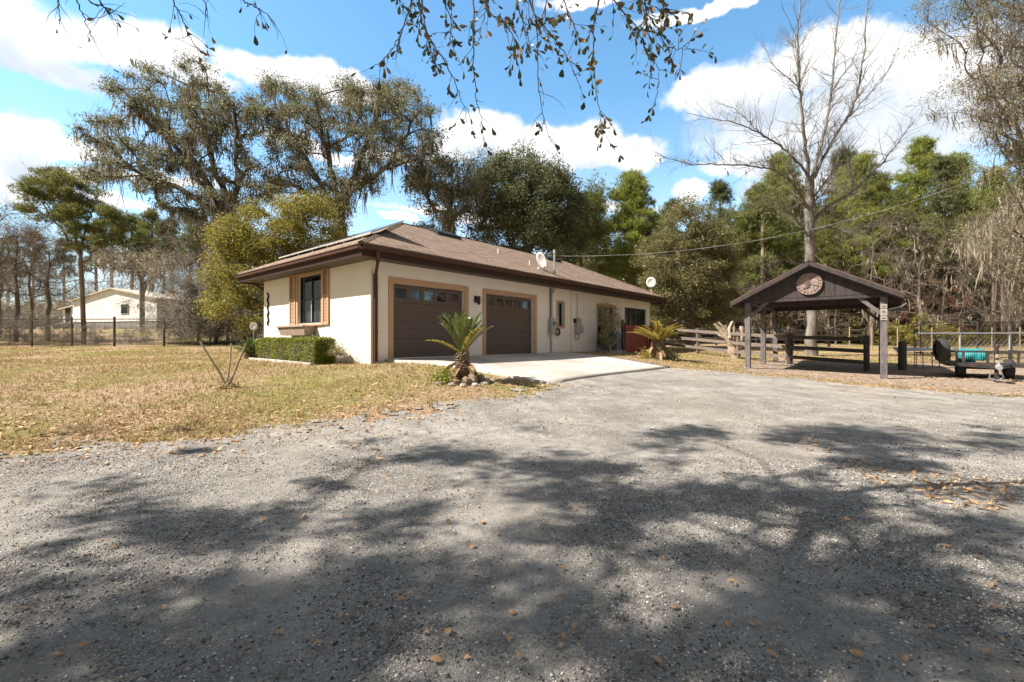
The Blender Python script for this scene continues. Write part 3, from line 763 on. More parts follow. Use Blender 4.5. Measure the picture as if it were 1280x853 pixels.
# tan surround, shutters
mb=MB(); mb.box(-.03,.003,2.60,4.44,2.60,2.71); mb.box(-.028,.003,2.60,2.72,1.0,2.6); mb.box(-.028,.003,4.32,4.44,1.0,2.6); mb.box(-.06,.003,2.55,4.5,.97,1.03)
mb.build('window_trim','trim_tan',house)
for y0,y1 in ((2.22,2.60),(4.46,4.90)):
    mb=MB(); mb.box(-.055,-.006,y0,y0+.07,.98,2.74); mb.box(-.055,-.006,y1-.07,y1,.98,2.74)
    for z in (.98,1.82,2.66): mb.box(-.05,-.006,y0+.07,y1-.07,z,z+.08)
    for q in range(17):
        for zb in (1.07,1.91):
            z=zb+q*.044; mb.add([(-.045,y0+.07,z),(-.045,y1-.07,z),(-.012,y1-.07,z+.04),(-.012,y0+.07,z+.04)],[(0,1,2,3)])
    mb.build('shutter','trim_tan',house)
# window 2, 3 and porch windows
window('x',0,W2,.035,0,True,.10)
window('x',0,W3,.05,2,False,.07,mat='trim_tan',curt=(.9,2.1))
window('x',0,PW,.07,3,False,None,curt=(1.3,2.2))
# fascia, gutter, soffit, roof
OV=.65; FB,FT=2.63,2.96
x0,x1,y0,y1=-OV,HL+OV,-OV,HWd+OV
SOF=FB+.05
mb=MB()
mb.add([(x0,y0,SOF),(x1,y0,SOF),(x1,y1,SOF),(x0,y1,SOF),(.0,.0,SOF),(HL,.0,SOF),(HL,HWd,SOF),(.0,HWd,SOF)],[(0,1,5,4),(1,2,6,5),(2,3,7,6),(3,0,4,7)])
mb.build('soffit','soffit',house)
mb=MB(); t=.025
mb.box(x0,x1,y0-t,y0,FB,FT-.04);mb.box(x0,x1,y1,y1+t,FB,FT-.04);mb.box(x0-t,x0,y0-t,y1+t,FB,FT-.04);mb.box(x1,x1+t,y0-t,y1+t,FB,FT-.04)
mb.build('fascia','fascia',house)
# gutters, K profile
def gutter(p,q,outv):
    p=np.array(p,float);q=np.array(q,float);o=np.array(outv,float)
    prof=[(0,0),(.05,0),(.085,.03),(.09,.075),(.115,.10),(.115,.115),(.095,.115),(.09,.02),(.0,.02)]
    mb=MB(); n=len(prof); V=[c+o*a+np.array([0,0,b]) for c in(p,q) for a,b in prof]
    mb.add(V,[(i,i+1,n+i+1,n+i) for i in range(n-1)]+[tuple(range(n))[::-1],tuple(range(n,2*n))]); return mb
gutter((x0-t,y0-t-.002,FT-.17),(x1+t,y0-t-.002,FT-.17),(0,-1,0)).build('gutter','gutter',house)
gutter((x0-t-.002,y0-t,FT-.17),(x0-t-.002,y1+t,FT-.17),(-1,0,0)).build('gutter','gutter',house)
gutter((x1+t+.002,y0-t,FT-.17),(x1+t+.002,y1+t,FT-.17),(1,0,0)).build('gutter','gutter',house)
EZ=FT-.02; RUN=(y1-y0)/2; RZ=EZ+RUN*.475; ym=(y0+y1)/2
e=.04; th=.05
mb=MB()
def roofset(dz):
    k=e
    return [(x0-k,y0-k,EZ-k*.475+dz),(x1+k,y0-k,EZ-k*.475+dz),(x1+k,y1+k,EZ-k*.475+dz),(x0-k,y1+k,EZ-k*.475+dz),(x0+RUN,ym,RZ+dz),(x1-RUN,ym,RZ+dz)]
T=roofset(th);Bm=roofset(0)
mb.add(T+Bm,[(0,1,5,4),(1,2,5),(2,3,4,5),(3,0,4),(6,10,11,7),(7,11,8),(8,11,10,9),(9,10,6),(0,6,7,1),(1,7,8,2),(2,8,9,3),(3,9,6,0)])
roof=mb.build('roof','shingles',house)
# ridge and hip caps made of overlapping shingles
mb=MB()
T=[np.array(p) for p in T]
for a,b in ((T[0],T[4]),(T[1],T[5]),(T[2],T[5]),(T[3],T[4]),(T[4],T[5])):
    L=np.linalg.norm(b-a); n=int(L/.2); d=(b-a)/L; u=np.cross(d,(0,0,1)); u/=np.linalg.norm(u)
    for k in range(n):
        p=a+d*(L*k/n); q=a+d*(L*(k+1.25)/n); up=np.array([0,0,.012]); dn=np.array([0,0,-.045])
        mb.add([p-u*.12+dn+up*2,p+up*2.2,p+u*.12+dn+up*2,q-u*.12+dn,q+up*.6,q+u*.12+dn],[(0,1,4,3),(1,2,5,4),(0,3,5,2)])
mb.build('ridge_cap','shingles',roof)
def roofz(y): return EZ+th+(y-y0)*.475
# ridge vents near the ridge
for xa in (4.75,12.0):
    mb=MB(); ya=ym-.75; 
    P=[(xa,ya,roofz(ya)+.01),(xa,ya,roofz(ya)+.13),(xa,ya+.62,roofz(ya+.62)+.10),(xa,ya+.62,roofz(ya+.62)+.01)]
    mb.prism(P,(1.25,0,0)); mb.build('roof_vent','black_frame',roof)
for xa,yb in ((7.65,.55),(6.9,1.6)):
    mb=MB(); mb.tube([(xa,yb,roofz(yb)-.02),(xa,yb,roofz(yb)+.2)],.03,10); mb.build('vent_pipe','dish_white',roof)
# downspouts
mb=MB(); 
mb.bar((-.25,-OV-.09,FT-.17),(-.25,-OV-.09,FB-.12),.07,.09); mb.bar((-.25,-OV-.09,FB-.10),(.12,-.06,FB-.36),.07,.09); mb.bar((.12,-.06,FB-.33),(.12,-.06,-.12),.075,.095); mb.bar((.12,-.06,-.10),(.16,-.32,-.21),.075,.09)
for z in (1.9,.7): mb.box(.07,.17,-.115,-.003,z,z+.03)
mb.build('downspout','gutter',house)
mb=MB(); mb.bar((9.86,-.045,FB),(9.86,-.045,-.02),.07,.08); mb.build('downspout','stucco',house)
mb=MB(); mb.bar((-.25,HWd+.5,FB+.1),(.1,HWd+.06,FB-.3),.07,.09); mb.bar((.1,HWd+.06,FB-.28),(.1,HWd+.06,-.1),.07,.09); mb.build('downspout','gutter',house)
# planter box under the end window
mb=MB()
P=[(-.06,3.05,.98),(-.42,3.05,.98),(-.36,3.15,.68),(-.06,3.15,.68)]
V=[(-.03,3.02,.96),(-.42,3.02,.96),(-.34,3.14,.66),(-.03,3.14,.66),(-.03,4.98,.96),(-.42,4.98,.96),(-.34,4.86,.66),(-.03,4.86,.66)]
mb.add(V,[(0,1,2,3),(7,6,5,4),(1,5,6,2),(2,6,7,3),(0,3,7,4)])
mb.add([(-.05,3.06,.90),(-.39,3.06,.90),(-.39,4.94,.90),(-.05,4.94,.90)],[(0,1,2,3)])
mb.box(-.45,-.41,3.0,5.0,.93,.985)
pb=mb.build('window_box','planter',house); tag(pb,'faded tan wooden window box')
# iron ornament at end wall far corner
mb=MB(); pts=[(-.03,6.72+.05*math.sin(k*1.1),1.05+k*.05) for k in range(25)]
mb.tube(pts,.028,6); 
for k in (6,18): 
    c=pts[k]; mb.tube([(c[0],c[1]+.06*math.cos(a),c[2]+.06*math.sin(a)) for a in np.linspace(0,5.6,12)],.012,5)
mb.build('iron_ornament','black_frame',house)
# lamp between doors
mb=MB(); mb.box(3.94,4.06,-.03,.003,1.78,2.0); mb.bar((4.0,-.03,1.93),(4.0,-.16,1.96),.03,.03)
lamp=mb.build('wall_lamp','black_frame',house)
mb=MB(); mb.tube([(4,-.16,1.99),(4,-.16,1.95),(4,-.16,1.73),(4,-.16,1.70)],[.03,.065,.055,.02],8); mb.build('lamp_shade','black_frame',lamp)
# service mast, meter, conduits
mx=8.32
mb=MB(); mb.tube([(mx,-.07,1.35),(mx,-.07,FB+.02)],.03,8); mb.tube([(mx,-.2,FB-.15),(mx,-.2,4.10)],.035,10); mb.tube([(mx,-.07,FB-.2),(mx,-.2,FB-.12)],.032,8)
mb.tube([(mx,-.2,4.05),(mx,-.2,4.18),(mx,-.2,4.2)],[.06,.055,.02],10); mb.tube([(mx,-.2,FT+.1),(mx,-.2,FT+.36)],[.10,.04],10)
mb.build('service_mast','grey_metal',house,smooth=False)
mb=MB(); mb.box(mx-.14,mx+.14,-.16,.003,.80,1.42); mb.box(mx-.12,mx+.12,-.175,-.158,.84,1.38)
meter=mb.build('meter_box','grey_metal',house,bevel=.01)
mb=MB(); mb.tube([(mx+.02,-.17,1.20),(mx+.02,-.26,1.20)],[.085,.075],14); mb.build('meter_dial','glass',meter)
mb=MB(); mb.tube([(mx,-.05,.80),(mx,-.05,-.05)],.03,8); mb.tube([(mx-.16,-.04,1.35),(mx-.22,-.04,1.2),(mx-.2,-.04,.7),(mx-.16,-.04,.6)],.012,6); mb.build('conduit','grey_metal',house)
mb=MB(); mb.tube([(mx-.07,-.05,1.42),(mx-.07,-.05,FB)],.018,6); mb.build('conduit','black_frame',house)
# second set of boxes
mb=MB(); mb.box(10.12,10.52,-.14,.003,.82,1.30); mb.box(10.30,10.62,-.17,-.142,.86,1.12); mb.box(10.22,10.5,-.12,.003,1.32,1.50)
bx=mb.build('disconnect_box','grey_metal',house,bevel=.01)
mb=MB(); mb.box(9.98,10.1,-.10,.003,1.28,1.46); mb.build('sensor_box','black_frame',house)
mb=MB(); mb.tube([(10.3,-.04,1.50),(10.3,-.04,FB)],.018,6); mb.tube([(10.28+.16*math.cos(a),-.05,.70+.14*math.sin(a)) for a in np.linspace(0,2*math.pi,20)],.02,6); mb.build('conduit','grey_metal',house)
# hose bib with coil
mb=MB(); 
for r in (.1,.125,.15): mb.tube([(8.75+r*math.cos(a),-.06-.02*(r-.1)*20,.86+r*math.sin(a)) for a in np.linspace(0,2*math.pi,20)],.014,6)
tag(mb.build('garden_hose','black_frame'),'dark coiled garden hose on the wall below the small window','garden hose').location=(0,0,0)
gh=bpy.data.objects['garden_hose']; gh.location=house.location; gh.rotation_euler=house.rotation_euler
# solar panels on the end slope (things bolted to roof: parts of the house)
def endz(x): return EZ+th+(x-x0)*.475
for k in range(6):
    ya=.50+k*1.03; yb=ya+1.0; xa,xb=.32,1.45; za,zb=endz(xa)+.09,endz(xb)+.10
    mb=MB(); mb.add([(xa,ya,za),(xb,ya,zb),(xb,yb,zb),(xa,yb,za),(xa,ya,za+.045),(xb,ya,zb+.045),(xb,yb,zb+.045),(xa,yb,za+.045)],[(0,3,2,1),(4,5,6,7),(0,1,5,4),(1,2,6,5),(2,3,7,6),(3,0,4,7)])
    pn=mb.build('solar_panel','panel_frame',house)
    g=.03; f=lambda x:za+(zb-za)*(x-xa)/(xb-xa)+.048
    mb=MB(); mb.add([(xa+g,ya+g,f(xa+g)),(xb-g,ya+g,f(xb-g)),(xb-g,yb-g,f(xb-g)),(xa+g,yb-g,f(xa+g))],[(0,1,2,3)]); mb.build('cell_sheet','panel_cell',pn)
    mb=MB(); mb.bar((xa+.05,ya+.5,endz(xa+.05)),(xa+.05,ya+.5,za),.03,.03); mb.bar((xb-.15,ya+.5,endz(xb-.15)),(xb-.15,ya+.5,f(xb-.15)-.05),.03,.03); mb.build('mounting_foot','panel_frame',pn)
# satellite dishes
def dish(loc,az,tilt,r,label,mast,parent_rot=0):
    root=empty('satellite_dish',loc,az,label,'satellite dish','satellite dishes on the house roof')
    mb=MB(); n=20; V=[(0,0,0)];Fs=[]
    ct,st=math.cos(tilt),math.sin(tilt)
    def T(p): x,y,z=p; return (x,y*ct-z*st,y*st+z*ct+mast)
    V=[T((0,0,0))]
    for k,rr in enumerate((.35,.7,1)):
        for a in range(n):
            t=2*math.pi*a/n; V.append(T((r*rr*math.cos(t),-.16*r*rr*rr*1.4-.0,r*1.1*rr*math.sin(t))))
    Fs=[(0,1+(a+1)%n,1+a) for a in range(n)]
    for k in range(2):
        for a in range(n): Fs.append((1+k*n+a,1+k*n+(a+1)%n,1+(k+1)*n+(a+1)%n,1+(k+1)*n+a))
    mb.add(V,Fs); d=mb.build('reflector','dish_white',root,smooth=True)
    s=d.modifiers.new('thick','SOLIDIFY'); s.thickness=.012
    mb=MB(); mb.tube([(0,.02,0),(0,.06,mast*.6),(0,.03,mast)],.022,8); mb.box(-.08,.08,-.06,.12,-.02,.02); mb.build('mast','grey_metal',root)
    mb=MB(); mb.tube([T((0,0,-r*.95)),T((0,-r*.95,-r*.75))],.012,6); mb.build('feed_arm','grey_metal',root)
    mb=MB(); c=T((0,-r*.95,-r*.72)); mb.box(c[0]-.04,c[0]+.04,c[1]-.04,c[1]+.04,c[2]-.03,c[2]+.05); mb.build('receiver','dish_white',root)
    return root
def hloc(s,y,z):
    w=H_A+D1*s+D2*y; return (w[0],w[1],SZ+z)
dish(hloc(7.95,.1,roofz(.1)),R_(-62),R_(25),.33,'white satellite dish turned sideways beside the service mast above the garage',.42)
dish(hloc(18.2,.0,roofz(0)),R_(-25),R_(8),.28,'round white satellite dish at the far end of the roof',.55)
# concrete joints
def aprz(s,t):
    f=min(max(t,0)/5.4,1); w=hw(s,t); return max(SZ-.02+(gz(*hw(s,5.4))+.06-(SZ-.02))*(f**1.25),gz(w[0],w[1])+.03)
mb=MB()
for s in (3.9,):
    for k in range(20):
        a=5.38*k/20;b=5.38*(k+1)/20; P=[hw(s-.01,a),hw(s+.01,a),hw(s+.01,b),hw(s-.01,b)]
        mb.add([(p[0],p[1],aprz(s,t)+.004) for p,t in zip(P,(a,a,b,b))],[(0,1,2,3)])
for t in (2.7,):
    for k in range(20):
        a=.7+7.2*k/20;b=.7+7.2*(k+1)/20; P=[hw(a,t-.01),hw(b,t-.01),hw(b,t+.01),hw(a,t+.01)]
        mb.add([(p[0],p[1],aprz(s,t)+.004) for p,s in zip(P,(a,b,b,a))],[(0,1,2,3)])
tag(mb.build('apron_joints','dirt'),kind='structure')
# AC unit
ac=empty('air_conditioner',(*hw(12.25,.75),gz(*hw(12.25,.75))),house.rotation_euler[2],'grey blue air conditioning unit standing by the wall next to the red gate','air conditioner')
mb=MB(); mb.box(-.4,.4,-.4,.4,.08,.16); mb.box(-.4,.4,-.4,.4,.86,.92)
for x in(-.37,.37):
    for y in(-.37,.37): mb.box(x-.03,x+.03,y-.03,y+.03,.16,.86)
mb.box(-.36,.36,-.36,.36,.16,.86); mb.build('casing','ac_grey',ac)
mb=MB()
for k in range(22):
    z=.18+k*.031; mb.box(-.385,.385,-.385,-.365,z,z+.014); mb.box(-.385,-.365,-.365,.365,z,z+.014); mb.box(.365,.385,-.365,.365,z,z+.014)
mb.build('grille','ac_grey',ac)
MB().box(-.45,.45,-.45,.45,-.1,.08).build('pad','concrete',ac)
mb=MB()
for r in (.08,.15,.22,.29): mb.tube([(r*math.cos(a),r*math.sin(a),.94) for a in np.linspace(0,2*math.pi,18)],.008,4)
mb.build('fan_guard','black_frame',ac)
# red wooden gate enclosure
rg=empty('red_gate',(*hw(13.1,.0),gz(*hw(13.1,.6))),house.rotation_euler[2],'dark red board gate and side panel below the porch windows','gate')
def boards(mb,p,q,z0,z1,w=.14,th=.025):
    p=np.array(p,float);q=np.array(q,float);L=np.linalg.norm(q-p);n=max(1,int(L/w));d=(q-p)/n;nn=np.array([-d[1],d[0]])/np.linalg.norm(d)*th
    for k in range(n):
        a=p+d*(k+.02);b=p+d*(k+.98)
        mb.prism([(a[0],a[1],z0),(b[0],b[1],z0),(b[0]+nn[0],b[1]+nn[1],z0),(a[0]+nn[0],a[1]+nn[1],z0)],(0,0,z1-z0))
mb=MB(); boards(mb,(-.4,-1.15),(2.1,-1.15),.0,1.22); mb.build('front_panel','red_wood',rg)
mb=MB(); boards(mb,(2.14,-1.50),(2.14,-1.15),.0,1.22); mb.build('side_panel','red_wood',rg)
mb=MB(); mb.box(-.45,2.2,-1.19,-1.11,1.22,1.27); mb.box(-.5,-.41,-1.2,-1.1,-.2,1.35); mb.box(2.1,2.2,-1.52,-1.19,1.22,1.27); mb.build('top_rail','red_wood',rg)
mb=MB(); mb.box(-.75,-.66,-1.2,-1.1,-.1,1.5); mb.box(-.66,-.5,-1.17,-1.13,1.3,1.38); mb.box(-.66,-.5,-1.17,-1.13,.6,.68)
mb.build('handrail','black_frame',rg)

# ------------------------------------------------------------------ service wire
P0=np.array(hloc(8.32,-.2,3.95)); P1=np.array([24.,19.,10.2])
tt=np.linspace(0,1,40); pts=P0[None]*(1-tt)[:,None]+P1[None]*tt[:,None]; pts[:,2]-=2.3*4*tt*(1-tt)*.62
mb=MB(); mb.tube(pts,.006,5); mb.tube(pts+[0,0,-.012]+np.c_[np.zeros(40),np.sin(tt*60)*.01,np.cos(tt*60)*.01],.005,5)
tag(mb.build('power_cable','wire'),'thin grey power cable sagging from the roof mast over the pavilion side','cable')

# ------------------------------------------------------------------ PAVILION (local x along the front, y backward)
PL=np.array([8.16,15.74]); PXD=np.array([.7826,-.6225]); PYD=np.array([.6225,.7826]); PW_=3.64; PD=5.6
def pw(x,y): return PL+PXD*x+PYD*y
pav=empty('pavilion',(PL[0],PL[1],CZ),math.atan2(-.6225,.7826),'dark brown open timber shelter with gabled roof and round emblem','pavilion')
BZ=1.30  # beam underside above camera height
def pg(x,y): return gz(*pw(x,y))-CZ
for x,y,lit in ((0,0,1),(0,2.8,1),(0,PD,1),(PW_,0,1),(PW_,2.8,0),(PW_,PD,0)):
    mb=MB(); g=pg(x,y); mb.box(x-.085,x+.085,y-.085,y+.085,g-.1,BZ+.02); mb.build('post','wood_post' ,pav,bevel=.008)
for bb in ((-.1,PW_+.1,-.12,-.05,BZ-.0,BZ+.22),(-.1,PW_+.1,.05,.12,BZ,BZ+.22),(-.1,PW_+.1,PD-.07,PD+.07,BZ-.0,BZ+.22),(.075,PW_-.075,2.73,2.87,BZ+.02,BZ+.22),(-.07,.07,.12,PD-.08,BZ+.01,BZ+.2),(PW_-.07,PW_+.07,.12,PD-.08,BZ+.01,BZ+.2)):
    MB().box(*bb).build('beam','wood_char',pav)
mb=MB()
for x,sg in ((0,1),(PW_,-1)):
    for y in (0,PD): MB().bar((x+sg*.03,y+.003,BZ-.52),(x+sg*.60,y+.003,BZ+.03),.10,.10).build('brace','wood_post',pav)
    for y,s2 in ((0,1),(PD,-1)): MB().bar((x+.002,y+s2*.05,BZ-.5),(x+.002,y+s2*.55,BZ+.03),.09,.09).build('brace','wood_post',pav)
EV=.45; FO=.4; APZ=2.52; EVZ=1.34; xm=PW_/2
def rz(x): return APZ-(APZ-EVZ)*abs(x-xm)/(xm+EV)
# gable boards
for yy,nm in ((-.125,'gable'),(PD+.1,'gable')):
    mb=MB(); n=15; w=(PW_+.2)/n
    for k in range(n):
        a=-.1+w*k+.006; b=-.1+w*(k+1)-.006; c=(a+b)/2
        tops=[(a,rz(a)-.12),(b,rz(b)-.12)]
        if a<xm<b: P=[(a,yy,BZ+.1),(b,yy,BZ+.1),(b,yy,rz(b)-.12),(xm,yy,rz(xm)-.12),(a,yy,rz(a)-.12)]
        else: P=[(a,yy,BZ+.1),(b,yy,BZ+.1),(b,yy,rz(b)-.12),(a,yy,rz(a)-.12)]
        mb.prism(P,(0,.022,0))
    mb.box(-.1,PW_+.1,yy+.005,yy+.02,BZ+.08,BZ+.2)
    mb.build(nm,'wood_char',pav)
mb=MB()
for y in np.linspace(-FO+.06,PD+FO-.06,9):
    for sg in (-1,1):
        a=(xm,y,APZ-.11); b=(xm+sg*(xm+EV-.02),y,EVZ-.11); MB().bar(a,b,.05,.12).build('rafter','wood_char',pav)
# roof: thin rusty metal sheets with ribs + barge boards + eave fascia
for sg in (-1,1):
    mb=MB(); xe=xm+sg*(xm+EV)
    P=[(xm,-FO,APZ),(xe,-FO,EVZ),(xe,-FO,EVZ-.03),(xm,-FO,APZ-.035)]
    mb.prism(P,(0,PD+2*FO,0))
    n=22
    for k in range(n+1):
        y=-FO+.03+(PD+2*FO-.06)*k/n; mb.bar((xm,y,APZ+.008),(xe+sg*.02,y,EVZ+.0),.03,.022)
    mb.build('roof_sheet','rust_roof',pav)
    MB().bar((xm,-FO-.015,APZ-.075),(xe,-FO-.015,EVZ-.075),.028,.12).build('barge_board','wood_char',pav); MB().bar((xm,PD+FO+.015,APZ-.075),(xe,PD+FO+.015,EVZ-.075),.028,.12).build('barge_board','wood_char',pav)
    mb=MB(); mb.box(min(xe,xe+sg*.02),max(xe,xe+sg*.02),-FO,PD+FO,EVZ-.19,EVZ-.04); mb.build('eave_board','rust_roof',pav)
mb=MB(); mb.prism([(xm-.16,-FO-.03,APZ-.06),(xm,-FO-.03,APZ+.03),(xm+.16,-FO-.03,APZ-.06),(xm,-FO-.03,APZ+.015)],(0,PD+2*FO+.06,0)); mb.build('ridge_cap','rust_roof',pav)
# short gutter elbow on the right
mb=MB(); q=PW_+EV+.05
mb.tube([(q,-.3,EVZ-.15),(q,-.3,EVZ-.27),(q-.12,-.3,EVZ-.38),(q-.36,-.12,EVZ-.42)],.04,8); mb.build('gutter_elbow','black_frame',pav)
# round emblem (generic carved relief)
em=empty('round_emblem',(*pw(xm-.02,-.18),CZ+1.82),pav.rotation_euler[2],'round weathered carved plaque in the gable of the open shelter','plaque')
mb=MB(); n=40; r=.345
P=[(r*math.cos(2*math.pi*k/n),0,r*math.sin(2*math.pi*k/n)) for k in range(n)]
mb.prism(P,(0,.04,0)); mb.build('disc','medallion',em)
mb=MB(); mb.tube([(r*.98*math.cos(a),-.005,r*.98*math.sin(a)) for a in np.linspace(0,2*math.pi,41)],.014,6,False)
mb.tube([(r*.72*math.cos(a),-.003,r*.72*math.sin(a)) for a in np.linspace(0,2*math.pi,41)],.010,6,False); mb.build('rim','medallion',em)
rg_=np.random.RandomState(2); mb=MB()
for k in range(14):
    a=rg_.uniform(0,6.28); L=rg_.uniform(.08,.2); c=rg_.uniform(-.12,.12,2)
    mb.bar((c[0],-.012,c[1]),(c[0]+L*math.cos(a),-.012,c[1]+L*math.sin(a)),.02,.03,(0,1,0))
for k in range(18):
    a=2*math.pi*k/18; mb.bar((r*.8*math.cos(a),-.01,r*.8*math.sin(a)),(r*.9*math.cos(a),-.01,r*.9*math.sin(a)),.02,.025,(0,1,0))
mb.build('relief','wood_rail',em)
# little plaques on the right front post
sg_=empty('post_sign',(*pw(PW_,-.088),CZ+.62),pav.rotation_euler[2],'three small pale stacked plaques on the right front post of the shelter','sign')
for k,(h,dz) in enumerate(((.10,.36),(.20,.13),(.11,0))):
    mb=MB(); mb.box(-.075,.075,-.015,0,dz,dz+h); pl=mb.build('plaque','label_white',sg_)
    mb=MB()
    if k==1:
        mb.tube([(.035*math.cos(a),-.018,dz+.10+.045*math.sin(a)) for a in np.linspace(-.6,3.74,14)],.008,5)
        mb.bar((0,-.018,dz+.03),(0,-.018,dz+.12),.014,.006,(0,1,0))
    else: mb.box(-.05,.05,-.019,-.0155,dz+h*.35,dz+h*.62)
    mb.build('mark','black_frame',pl)

# ------------------------------------------------------------------ board fence through and behind the shelter
def interp_line(P,step):
    P=[np.array(p,float) for p in P]; out=[]; 
    for a,b in zip(P[:-1],P[1:]):
        n=max(1,round(np.linalg.norm(b-a)/step)); out+=[a+(b-a)*k/n for k in range(n)]
    return out+[P[-1]]
def rail_fence(P,step,label,hs=(.32,.72,1.14),mat='wood_rail',ph=1.28,name='board_fence',rw=.035,rh=.14,pmat=None,group=None):
    pts=interp_line(P,step); b=np.array([*pts[0],gz(*pts[0])])
    root=empty(name,b,0,label,'fence',group)
    G=[np.array([*p,gz(*p)])-b for p in pts]
    for g in G:
        mb=MB(); mb.box(g[0]-.065,g[0]+.065,g[1]-.065,g[1]+.065,g[2]-.1,g[2]+ph); mb.build('post',pmat or mat,root)
    for h in hs:
        for a,c in zip(G[:-1],G[1:]):
            d=(c-a); o=np.array([d[1],-d[0],0]); o/=np.linalg.norm(o); o*=.085
            mb=MB(); mb.bar(a+o+[0,0,h],c+o+[0,0,h],rw,rh); mb.build('rail',mat,root)
    return root
rail_fence([(7.2,27.7),(8.4,25.1),(9.4,23),(11.45,18.9)],2.2,'weathered grey three board fence running from the house to the open shelter')
rail_fence([(11.5,18.8),(12.62,16.2)],2.9,'three board fence section inside the open shelter, shade put into its colour',mat='wood_dark_and_shaded',pmat='wood_dark_and_shaded')  # same fence continued; roof shade put into a darker wood colour
rail_fence([(7.5,36),(12.5,34.5),(18,33.5),(26,33.5)],2.7,'dark distant board fence across the pasture beyond the shelter',mat='wood_dark_and_shaded',hs=(.5,.85,1.2),ph=1.35)
# gate post right of the shelter with a tube rack and pipes
b=ground_at(1128,463); gp=empty('gate_post',b,.2,'thick dark wooden gate post just right of the open shelter','post')
mb=MB(); mb.tube([(0,0,-.1),(0,0,1.02),(0,0,1.05)],[.13,.125,.09],12); mb.build('post_body','wood_dark_and_shaded',gp)
mb=MB(); mb.bar((.1,0,.62),(.2,.25,.62),.02,.03); mb.bar((-.12,0,.3),(-.45,-.1,.12),.02,.03); mb.build('hinge','black_steel',gp)
rk=ground_at(1150,461); rr=empty('pipe_rack',rk,-.15,'low thin rusty metal rack under the pile of pale pipes','rack')
for x in (-.62,.0,.55):
    mb=MB(); mb.tube([(x,-.15,-.05),(x,-.15,.62)],.014,6); mb.tube([(x,.2,-.05),(x,.2,.62)],.014,6); mb.tube([(x,-.2,.62),(x,.25,.62)],.014,6); mb.build('leg','black_steel',rr)
mb=MB(); mb.tube([(-.62,-.15,.6),(.55,-.15,.6)],.014,6); mb.tube([(-.62,-.15,.25),(.55,-.15,.25)],.012,6);mb.tube([(.2,-.15,.35),(.4,-.15,.3),(.42,-.15,.45)],.012,6); mb.build('crossbar','black_steel',rr)
rg_=np.random.RandomState(5)
for k in range(9):
    a=(-.78+rg_.uniform(0,.1),-.12+.05*k,.66+.06*(k%3)+rg_.uniform(0,.02)); bb=(.95+rg_.uniform(-.1,.3),-.14+.055*((k*4)%9),.66+.06*((k+1)%3)+.02)
    mb=MB(); mb.tube([a,bb],.026,8)
    o=mb.build('metal_pipe','galv'); o.location=tuple(float(c) for c in rk); o.rotation_euler=(0,0,-.15); tag(o,'pale galvanised pipe lying in the pile on the rack','pipe','galvanised pipes piled on the rack')
# white pipe rail fence & chain link kennel
def linkpanel(mb,a,b,z0,z1,s=.11):
    a=np.array(a,float);b=np.array(b,float);L=np.linalg.norm(b-a);d=(b-a)/L;H=z1-z0
    n=int((L+H)/s)
    V=[];
    for k in range(n):
        for sgn in (1,-1):
            u0=k*s-H if sgn==1 else k*s; # diagonal
            p=[u0,0];q=[u0+sgn*H,H]
            # clip to 0..L
            def clip(p,q):
                (x0,y0),(x1,y1)=p,q
                if x1==x0: return None
                def at(x): return y0+(y1-y0)*(x-x0)/(x1-x0)
                pts=[(x0,y0),(x1,y1)]
                out=[]
                for x,y in pts:
                    if x<0: y=at(0);x=0
                    if x>L: y=at(L);x=L
                    out.append((x,y))
                if abs(out[0][0]-out[1][0])<.02: return None
                return out
            c=clip(p,q)
            if c is None: continue
            if c[0][1]<-.01 or c[0][1]>H+.01 or c[1][1]<-.01 or c[1][1]>H+.01: continue
            A=[a[0]+d[0]*c[0][0],a[1]+d[1]*c[0][0],z0+c[0][1]];B=[a[0]+d[0]*c[1][0],a[1]+d[1]*c[1][0],z0+c[1][1]]
            mb.bar(A,B,.005,.005)
k0=px(1143,417,17.5); kx=[17.5*(u-640)/F for u in (1143,1200,1262,1330,1420)]
kb=np.array([kx[0],17.5,gz(kx[0],17.5)])
wf=empty('pipe_rail_fence',kb,0,'long pale metal pipe rail with thin wire mesh behind the trailer','fence')
TZ=k0[2]-kb[2]
mb=MB(); mb.tube([(0,0,TZ),(kx[-1]-kx[0],0,TZ+.02)],.024,8); mb.build('top_rail','white_bar',wf)
for i,x in enumerate(kx):
    mb=MB(); mb.tube([(x-kx[0],0,gz(x,17.5)-kb[2]-.05),(x-kx[0],0,TZ+.02)],.022 if i else .012,8); mb.build('post','white_bar' if i else 'black_steel',wf)
mb=MB(); linkpanel(mb,(kx[0]-kx[0],.02),(kx[-1]-kx[0],.02),.08,TZ-.02,.2); mb.build('wire_mesh','wire',wf)
kn_base=np.array([21.5*(1222-640)/F,21.5,0]); kn_base[2]=gz(kn_base[0],21.5)
kn=empty('dog_kennel',kn_base,0,'tall dark chain link enclosure panels behind the trailer at the right','kennel')
KH=px(0,402,21.5)[2]-kn_base[2]; xs=[0,.82,1.6,2.6,3.6,4.8]
for x in xs:
    mb=MB(); mb.tube([(x,0,-.05),(x,0,KH)],.035,8); mb.build('post','black_steel',kn)
mb=MB(); mb.tube([(0,0,KH-.03),(4.8,0,KH-.03)],.025,6); mb.tube([(0,0,.1),(4.8,0,.1)],.025,6); mb.tube([(0,0,KH),(0,3,KH+.05)],.025,6); mb.tube([(0,3,0),(0,3,KH)],.03,6); mb.build('frame_rail','black_steel',kn)
mb=MB(); linkpanel(mb,(0,.01),(4.8,.01),.1,KH-.05,.14); linkpanel(mb,(0.01,0),(.011,3),.1,KH-.05,.14); mb.build('wire_mesh','black_steel',kn)
